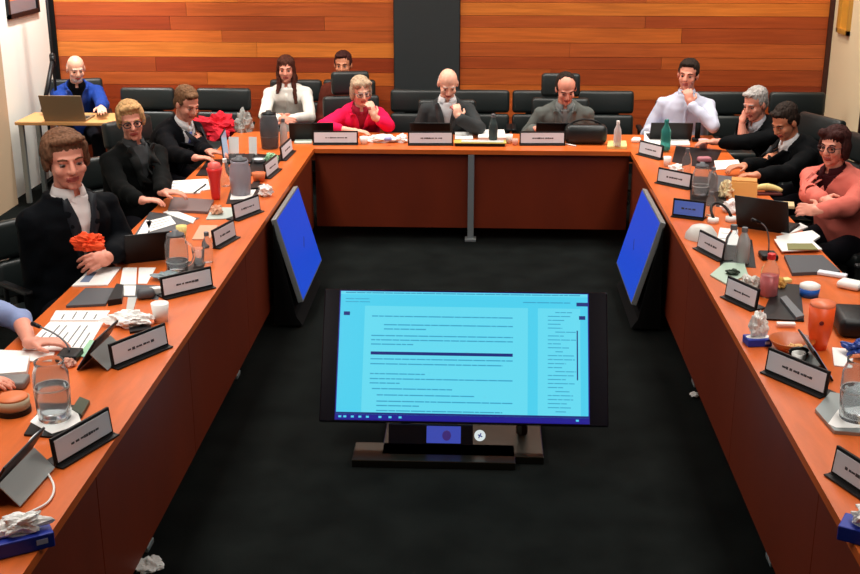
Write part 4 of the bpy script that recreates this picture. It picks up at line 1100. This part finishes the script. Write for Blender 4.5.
sheet('tray', 'black tray under the jug with a handle, left table', 'tray', [(160, 286), (198, 282), (206, 262), (170, 262)], z0=.7512, th=.004, m=M_BLACK)
sheet('tray', 'black tray under the ribbed jug, left table', 'tray', [(226, 204), (254, 203), (264, 184), (232, 184)], z0=.7505, th=.002, m=M_BLACK)
sheet('tray', 'black tray of small things by the far dark laptop, left table', 'tray', [(246, 176), (270, 176), (284, 156), (254, 154)], z0=.7505, th=.004, m=M_BLACK)
sheet('black_folder', 'black folder under the loose sheets beyond the black laptop, left table', 'folder', [(134, 236), (178, 230), (200, 218), (150, 212)], z0=.7503, th=.0015, m=DKGREY)
sheet('black_folder', 'black folder before the person with the blue tie, left table', 'folder', [(196, 176), (222, 176), (232, 160), (208, 160)], z0=.7505, th=.006, m=M_BLACK)
sheet('grey_booklet', 'grey booklet lying right of the grey folder, under the card box', 'booklet', [(116, 296), (158, 300), (164, 286), (122, 284)], z0=.7503, th=.0015, m=DKGREY)
# --- back table
sheet('leaflets', 'pale green-white leaflets at the left end of the back table', 'leaflet', [(294, 144), (312, 144), (312, 139), (296, 139)], th=.012, m=mat('pale_green_white', srgb(200, 214, 200), .7))
crumple('white_napkins', 'heap of white napkins in front of the person in the pink-red jacket', 'napkin', on(382, 142), (.12, .05, .035), M_TISSUE, 81)
crumple('white_napkins', 'smaller white napkin right of the napkin heap, back table', 'napkin', on(402, 142), (.05, .045, .035), M_TISSUE, 82)
cup('white cup just right of the first back-table name plate', on(364, 144), h=.06, r=.035)
blob_obj('lilac_pot', 'tiny lilac pot on the napkin heap, back table', 'pot', on(388, 141, .785), (.06, .05, .03), mat('lilac', srgb(150, 150, 200), .5), 0, .012)
sheet('paper_pad', 'white paper pad just right of the bald person, back table', 'paper', [(455, 141), (473, 141), (472, 134), (455, 134)], th=.02)
t = thing('document_tray', 'black document tray with a yellow rim in the middle of the back table', 'tray', on(480, 145))
b = NB(); box(b, (0, 0, .012), (.40, .12, .024), bev=.004); obj('tray_body', b, M_BLACK, t)
b = NB(); box(b, (-.0, .0, .027), (.42, .13, .005)); obj('rim', b, mat('dull_yellow', srgb(190, 180, 90), .6), t)
b = NB(); box(b, (.02, 0, .032), (.34, .09, .004)); obj('top_sheet', b, mat('pale_grey_paper', srgb(190, 190, 186), .8), t)
sheet('papers', 'white papers behind the document tray around the dark bottle', 'paper', [(478, 141), (506, 141), (504, 133), (479, 133)], z0=.751, th=.03)
bottle('dark grey-green bottle standing right of the bald person', on(493, 140, .782), h=.21, r=.036, m=mat('dark_bottle', srgb(70, 84, 84), .25, trans=.3, ior=1.3), cap_m=M_GREY)
cup('white cup left of the third back-table name plate', on(509, 143), h=.07, r=.03)
cup('smaller pinkish cup touching the third back-table name plate', on(515, 145), h=.05, r=.026, m=mat('pink_wrapper', srgb(220, 170, 150), .7))
b = NB(); p0, p1 = on(566, 144, .757), on(576, 146, .757); tube(b, [(0, 0, 0), p1 - p0], .006); o = obj('pen', b, M_PAPER, None, True); o.location = p0; tag(o, 'white pen lying right of the third back-table name plate', 'pen')
t = thing('shoulder_bag', 'black shoulder bag slumped on the back table right of the olive-grey jacket', 'bag', on(586, 145))
b = NB(); box(b, (0, .06, .08), (.34, .14, .16), bev=.05, seg=4); obj('bag_body', b, M_LEATHER, t, True)
b = NB(); tube(b, bez((-.14, .05, .14), (-.1, .04, .22), (.1, .04, .22), (.14, .05, .13)), .008); obj('strap', b, M_BLACK, t, True)
sheet('notepad', 'pale yellow notepad under the clear bottle, back table', 'notepad', [(607, 149), (627, 149), (626, 143), (608, 143)], th=.02, m=YEL)
bottle('clear pump bottle standing on the yellow notepad, back table', on(617, 146, .772), h=.2, r=.03, cap_m=M_PAPER, m=mat('frosted_white', (0.75, .78, .8), .3, trans=.5, ior=1.2))
blob_obj('mouse', 'white computer mouse at the right end of the back table', 'mouse', on(636, 142), (.07, .10, .035), M_PAPER, -.3, .016)
sheet('papers', 'grey-white papers under the teal bottle, back right corner', 'paper', [(644, 146), (690, 146), (686, 133), (644, 133)], th=.012, lines=2)
bottle('teal translucent bottle in front of the lavender shirt', on(665, 150, .762), h=.24, r=.040, m=M_TEAL, cap_m=M_TEAL)
t = thing('desk_microphone', 'black upright microphone left of the grey-haired person', 'microphone', on(697, 141))
b = NB(); box(b, (0, 0, .012), (.08, .08, .024), bev=.006); obj('base', b, M_BLACK, t)
b = NB(); tube(b, [(0, 0, .02), (0, 0, .15)], .022, 12); obj('microphone_body', b, M_MATTE, t, True)

# --- right table, far to near
cup('white paper cup beyond the second right-table name plate', on(667, 166), h=.07, r=.03)
crumple('white_wrapper', 'white wrapper left of the tall clear bottle, right table', 'wrapper', on(676, 174), (.05, .04, .04), M_TISSUE, 91)
bottle('tall clear bottle behind the second right-table name plate', on(686, 176), h=.20, r=.034)
cup('pale pink cup at the outstretched hand of the grey-haired person', on(703, 148), h=.07, r=.04, m=mat('pink_cup', srgb(228, 176, 176), .6))
blob_obj('pink_purse', 'dusty pink purse below the pale pink cup, right table', 'purse', on(704, 162), (.10, .07, .04), mat('dusty_pink', srgb(176, 110, 120), .7), .2, .015)
jug('clear ribbed jug with a handle, beyond the blue-lit name plate', on(700, 196), h=.20, r=.058, level=.4, handle=1, rz=-.2)
bottle('short clear bottle right of the ribbed jug beyond the blue-lit name plate', on(712, 192), h=.17, r=.032)
bottle('clear bottle standing right behind the blue-lit name plate', on(710, 215), h=.15, r=.03)
crumple('cream_wrapper', 'cream crumpled food wrapper left of the brown paper bag', 'wrapper', on(725, 197), (.05, .05, .06), mat('cream_wrap', srgb(230, 214, 170), .8), 101)
t = thing('paper_bag', 'folded light brown paper bag on the right table before the dark-haired person', 'bag', on(743, 196), -.2)
b = NB(); prism(b, [(-.09, -.06), (.09, -.06), (.08, .06), (-.08, .06)], 0, .10); 
for v in b.verts:
    if v.co.z > .05: v.co.y *= .6; v.co.x *= .95
obj('bag_body', b, KRAFT, t)
b = NB(); box(b, (0, 0, .108), (.165, .05, .018), RX(.3), bev=.003); obj('folded_top', b, mat('kraft_fold', srgb(214, 152, 84), .8), t)
t = thing('banana', 'pale yellow banana-shaped roll right of the brown paper bag', 'food', on(766, 194))
b = NB(); pts = bez((-.09, 0, .03), (-.04, .02, .05), (.05, .02, .05), (.10, -.02, .028), 12)
rings = []
tube(b, pts[:7], .014, 10, .026); tube(b, pts[6:], .026, 10, .012); obj('roll', b, mat('pale_banana', srgb(236, 216, 140), .6), t, True)
b = NB(); box(b, (0, -.01, .006), (.20, .07, .012), bev=.003); obj('dark_sleeve', b, mat('maroon_card', srgb(86, 26, 22), .7), t)
blob_obj('cream_box', 'flat cream box below the banana-shaped roll, right table', 'box', on(778, 206), (.2, .12, .02), mat('cream_card', srgb(226, 200, 150), .7), -.2, .003)
crumple('white_tissue', 'white tissue ball below the cream wrapper, right table', 'tissue', on(730, 212), (.05, .045, .045), M_TISSUE, 111)
t = thing('headphones', 'black and white headphones on the right table above the white bowl', 'headphones', on(722, 222), .3)
for s_ in (-1, 1):
    b = NB(); lathe(b, [(.001, 0), (.034, 0), (.034, .03), (.001, .03)], 18, c=(s_ * .06, 0, .0), closed=False); obj('ear_cup', b, M_PAPER, t, True)
b = NB(); tube(b, bez((-.06, 0, .03), (-.07, .12, .12), (.07, .12, .12), (.06, 0, .03), 14), .009); obj('headband', b, M_BLACK, t, True)
t = thing('bowl', 'upturned white bowl just nearer than the blue-lit name plate', 'bowl', on(701, 238))
b = NB(); lathe(b, [(.095, 0), (.09, .03), (.06, .07), (.03, .08), (.001, .08)], 28, closed=False); obj('bowl_wall', b, mat('white_ceramic', srgb(214, 212, 206), .4), t, True)
bottle('large clear bottle right of the name plate beside the white bowl', on(731, 262), h=.21, r=.04)
bottle('clear bottle standing third from the white bowl', on(742, 263), h=.20, r=.036, m=mat('frosted_grey', (0.55, .57, .58), .3, trans=.5, ior=1.2))
mic('gooseneck microphone above the red-capped bottle, right table', on(768, 258), W(758, 222, T(768, 258, .75).y - .02))
sheet('papers', 'fan of white papers under the folded coral sleeves', 'paper', [(776, 238), (812, 232), (820, 238), (808, 246), (778, 246)], th=.012)
sheet('papers', 'white sheet at the top of the fan before the coral jacket', 'paper', [(778, 232), (800, 224), (808, 228), (786, 236)], th=.008)
sheet('notebook', 'open white notebook with an olive strip, right table', 'notebook', [(774, 240), (812, 241), (822, 250), (782, 252)], z0=.764, th=.006)
sheet('olive_strip', 'olive-green strip lying across the open white notebook', 'folder', [(787, 244), (812, 244), (818, 250), (788, 250)], z0=.7715, th=.004, m=mat('olive', srgb(130, 128, 80), .7))
sheet('grey_laptop', 'closed dark grey laptop lying on the right table below the notebook', 'laptop', [(784, 258), (822, 258), (840, 274), (792, 276)], th=.018, m=DKGREY)
bottle('clear bottle of pink drink with a bright red cap, right table', on(768, 296), h=.22, r=.045, cap_m=RED, liquid=mat('pink_drink', srgb(206, 90, 90), .3), m=M_GLASS)
t = sheet('serving_tray', 'pale green tray of cutlery beyond the grey name plate, right table', 'tray', [(710, 276), (726, 285), (748, 276), (744, 264), (724, 264)], th=.008, m=mat('pale_green_tray', srgb(176, 200, 182), .4))
crumple('small_dark_leaf', 'small dark green garnish on the pale green tray', 'food', on(733, 274, .761), (.035, .03, .015), mat('garnish', srgb(40, 56, 40), .7), 121)
crumple('white_wrapper', 'pale crumpled packet left of the pink drink bottle', 'wrapper', on(750, 292), (.05, .06, .05), mat('pale_wrap', srgb(206, 204, 196), .7), 122)
crumple('ochre_wrapper', 'small ochre wrapper right of the pink drink bottle', 'wrapper', on(779, 288), (.03, .03, .03), mat('ochre', srgb(206, 150, 70), .7), 123)
blob_obj('sticky_notes', 'pale yellow sticky notes beyond the blue dish, right table', 'sticky notes', on(786, 282), (.045, .045, .02), YEL, .3, .003)
t = thing('blue_pot', 'blue and white pot on the right table beyond the orange flask', 'pot', on(809, 296))
b = NB(); lathe(b, [(.001, 0), (.045, 0), (.05, .045), (.001, .045)], 22, closed=False); obj('pot_wall', b, BLUE, t, True)
b = NB(); lathe(b, [(.05, .045), (.05, .06), (.03, .07), (.001, .07)], 22, closed=False); obj('lid', b, M_PAPER, t, True)
blob_obj('remote_control', 'grey-white remote control right of the blue pot', 'remote control', on(832, 276), (.15, .05, .02), M_CARD, -.5, .006)
blob_obj('mouse', 'white computer mouse near the right frame edge', 'mouse', on(850, 288), (.09, .12, .04), M_PAPER, .9, .018)
sheet('black_folder', 'black folder lying under the pink drink bottle, right table', 'folder', [(760, 320), (804, 322), (800, 286), (776, 284)], z0=.751, th=.008, m=M_BLACK)
sheet('grey_pen_case', 'grey pen case lying diagonally on the black folder', 'case', [(780, 300), (786, 298), (804, 318), (796, 320)], z0=.7595, th=.014, m=M_GREY)
t = thing('flask', 'tall bright orange flask with a dark dot standing on the right table', 'bottle', on(818, 348))
b = NB(); lathe(b, [(.001, 0), (.036, 0), (.040, .03), (.052, .09), (.056, .20), (.001, .20)], 28, closed=False); fb = obj('flask_body', b, ORANGE, t, True)
b = NB(); lathe(b, [(.054, .20), (.054, .215), (.001, .218)], 28, closed=False); obj('lid', b, mat('orange_lid_pale', srgb(240, 130, 90), .4), t, True)
b = NB(); ell(b, (-.012, -.0535, .135), (.010, .003, .010)); obj('dark_dot', b, mat('maroon_dot', srgb(110, 20, 20), .5), t, True)
tissue_box('blue tissue box with tall white tissue, right table beyond the fifth name plate', on(757, 344), .15, s=(.11, .08, .035), seed=7, ts=(.035, .025, .065))
t = thing('dish', 'amber-brown wooden dish behind the fifth right-table name plate', 'dish', on(791, 350))
b = NB(); lathe(b, [(.001, 0), (.06, 0), (.10, .05), (.095, .052), (.055, .010), (.001, .010)], 28, closed=False); obj('bowl_wall', b, AMBER, t, True)
crumple('cracker', 'pale cracker lying in the amber-brown dish', 'food', on(796, 352, .765), (.045, .035, .02), mat('cracker', srgb(226, 180, 120), .8), 131)
blob_obj('badge', 'small white badge above the amber-brown dish', 'badge', on(786, 325, .760), (.085, .03, .012), M_PAPER, 0, .003)
t = thing('mug', 'small white mug with a black handle behind the fifth name plate', 'mug', on(797, 368))
b = NB(); lathe(b, [(.001, 0), (.03, 0), (.032, .07), (.028, .07), (.026, .006), (.001, .006)], 20, closed=False); obj('mug_wall', b, M_PAPER, t, True)
b = NB(); tube(b, bez((-.03, 0, .06), (-.07, 0, .1), (.07, 0, .1), (.03, 0, .06)), .008); obj('handle', b, M_BLACK, t, True)
t = sheet('tray', 'black tray with rounded edge under the right-hand water jug', 'tray', [(815, 412), (834, 434), (880, 438), (890, 405), (830, 395)], th=.014, m=M_SILVER)
sheet('paper_napkin', 'white paper napkin under the right-hand water jug', 'napkin', [(828, 424), (836, 428), (880, 428), (870, 404), (838, 410)], z0=.7655, th=.002, m=M_TISSUE)
jug('clear water jug at the right frame edge on a white napkin', on(856, 418, .768), h=.24, r=.070, level=.55, handle=0, lid=False)
sheet('papers', 'white sheet behind the right-hand water jug', 'paper', [(834, 366), (850, 368), (852, 350), (832, 348)], th=.004)
crumple('blue_packet', 'blue and white snack packet above the right-hand water jug', 'packet', on(858, 356), (.06, .05, .04), mat('blue_foil', srgb(40, 70, 150), .35), 141)
blob_obj('black_bag', 'black bag on the table at the right frame edge beyond the jug', 'bag', on(856, 330), (.2, .26, .09), M_BLACK, -.1, .03)
tissue_box('blue tissue box cut by the right frame edge, nearest on the right table', on(868, 540), -.5, s=(.17, .10, .05), seed=9, ts=(.05, .035, .04))
sheet('black_folder', 'black folder under the clear bottles beyond the blue-lit name plate', 'folder', [(690, 204), (728, 208), (722, 178), (690, 176)], z0=.7503, th=.0015, m=M_BLACK)
sheet('black_folder', 'black folder before the outstretched sleeve of the grey-haired person', 'folder', [(672, 162), (712, 170), (722, 150), (676, 146)], z0=.7503, th=.0015, m=M_BLACK)
sheet('tray', 'black tray under the bottles right of the white bowl, right table', 'tray', [(720, 266), (756, 268), (752, 240), (720, 238)], z0=.7503, th=.0015, m=M_BLACK)
sheet('notepad', 'dark grey pad lying before the dark-haired person, right table', 'notepad', [(716, 192), (736, 192), (734, 178), (716, 176)], z0=.7503, th=.010, m=DKGREY)
sheet('papers', 'white papers beside the laptop with its back to the room', 'paper', [(716, 244), (738, 246), (738, 230), (720, 228)], z0=.7525, th=.003, lines=2)
sheet('papers', 'white printed sheet below the pale pink cup, right table', 'paper', [(716, 170), (742, 168), (738, 160), (714, 161)], z0=.7525, th=.003)
# on the floor
crumple('crumpled_paper', 'crumpled white paper on the dark floor at the foot of the left table', 'paper', V(*T(150, 568, .004)), (.05, .06, .02), M_PAPER, 151)
crumple('floor_scrap', 'tiny white scrap on the dark floor near the right table', 'paper', V(*T(694, 396, .004)), (.02, .025, .012), M_PAPER, 152)

# ---------------------------------------------------------------- pictures and stand
def picture(label, x, y0, y1, z0, z1, sgn, cols, fm):
    t = thing('framed_picture', label, 'picture', (x, (y0 + y1) / 2, z0)); L = y1 - y0; H_ = z1 - z0
    b = NB()
    box(b, (sgn * .015, 0, .02), (.03, L, .04)); box(b, (sgn * .015, 0, H_ - .02), (.03, L, .04)); box(b, (sgn * .015, -L / 2 + .02, H_ / 2), (.03, .04, H_)); box(b, (sgn * .015, L / 2 - .02, H_ / 2), (.03, .04, H_))
    obj('frame', b, fm, t)
    for k, (a, c, m) in enumerate(cols):
        b = NB(); box(b, (sgn * (.006 + .001 * k), 0, H_ * (a + c) / 2), (.004, L - .06, H_ * (c - a) * .999)); obj('image', b, m, t)
    return t
pa = SX(8, 30, XL); pb = SX(38, 18, XL)
picture('black-framed orange and grey picture on the white left wall', XL, pa.y, pb.y, 1.60, 2.3, 1,
        [(.04, .22, mat('picture_grey', srgb(120, 112, 116), .4)), (.22, .96, mat('picture_orange', srgb(226, 120, 80), .4, var=.25, vscale=5))], M_BLACK)
pa = SX(852, 30, XR); pb = SX(840, 30, XR)
picture('golden-yellow framed picture high on the cream right wall', XR, SX(852, 32, XR).y + .05, SX(839, 30, XR).y, SX(845, 34, XR).z, 2.4, -1,
        [(.04, .96, mat('picture_gold', srgb(222, 160, 60), .4, var=.15, vscale=6))], mat('gold_frame', srgb(190, 140, 60), .4))
s0 = W(57, 122, 10.75)
t = thing('microphone_stand', 'thin black stand with an angled arm in the left corner beside the desk', 'stand', (s0.x - .02, 10.85, 0))
b = NB(); tube(b, [(0, 0, .02), (0, 0, 2.3)], .014); obj('pole', b, M_BLACK, t, True)
b = NB(); e = W(43, 112, 10.6) - V(s0.x - .02, 10.85, 0); st = V(0, 0, W(57, 60, 10.85).z); tube(b, [st, e], .022); obj('arm', b, M_BLACK, t, True)
b = NB(); cap(b, st - V(0, 0, .04), st + V(0, 0, .04), .028, .028); obj('joint', b, M_BLACK, t, True)
b = NB()
for k in range(3):
    a = 2 * PI * k / 3 + .5; tube(b, [(0, 0, .2), (.26 * math.cos(a), .26 * math.sin(a), .012)], .01)
obj('tripod_base', b, M_BLACK, t, True)
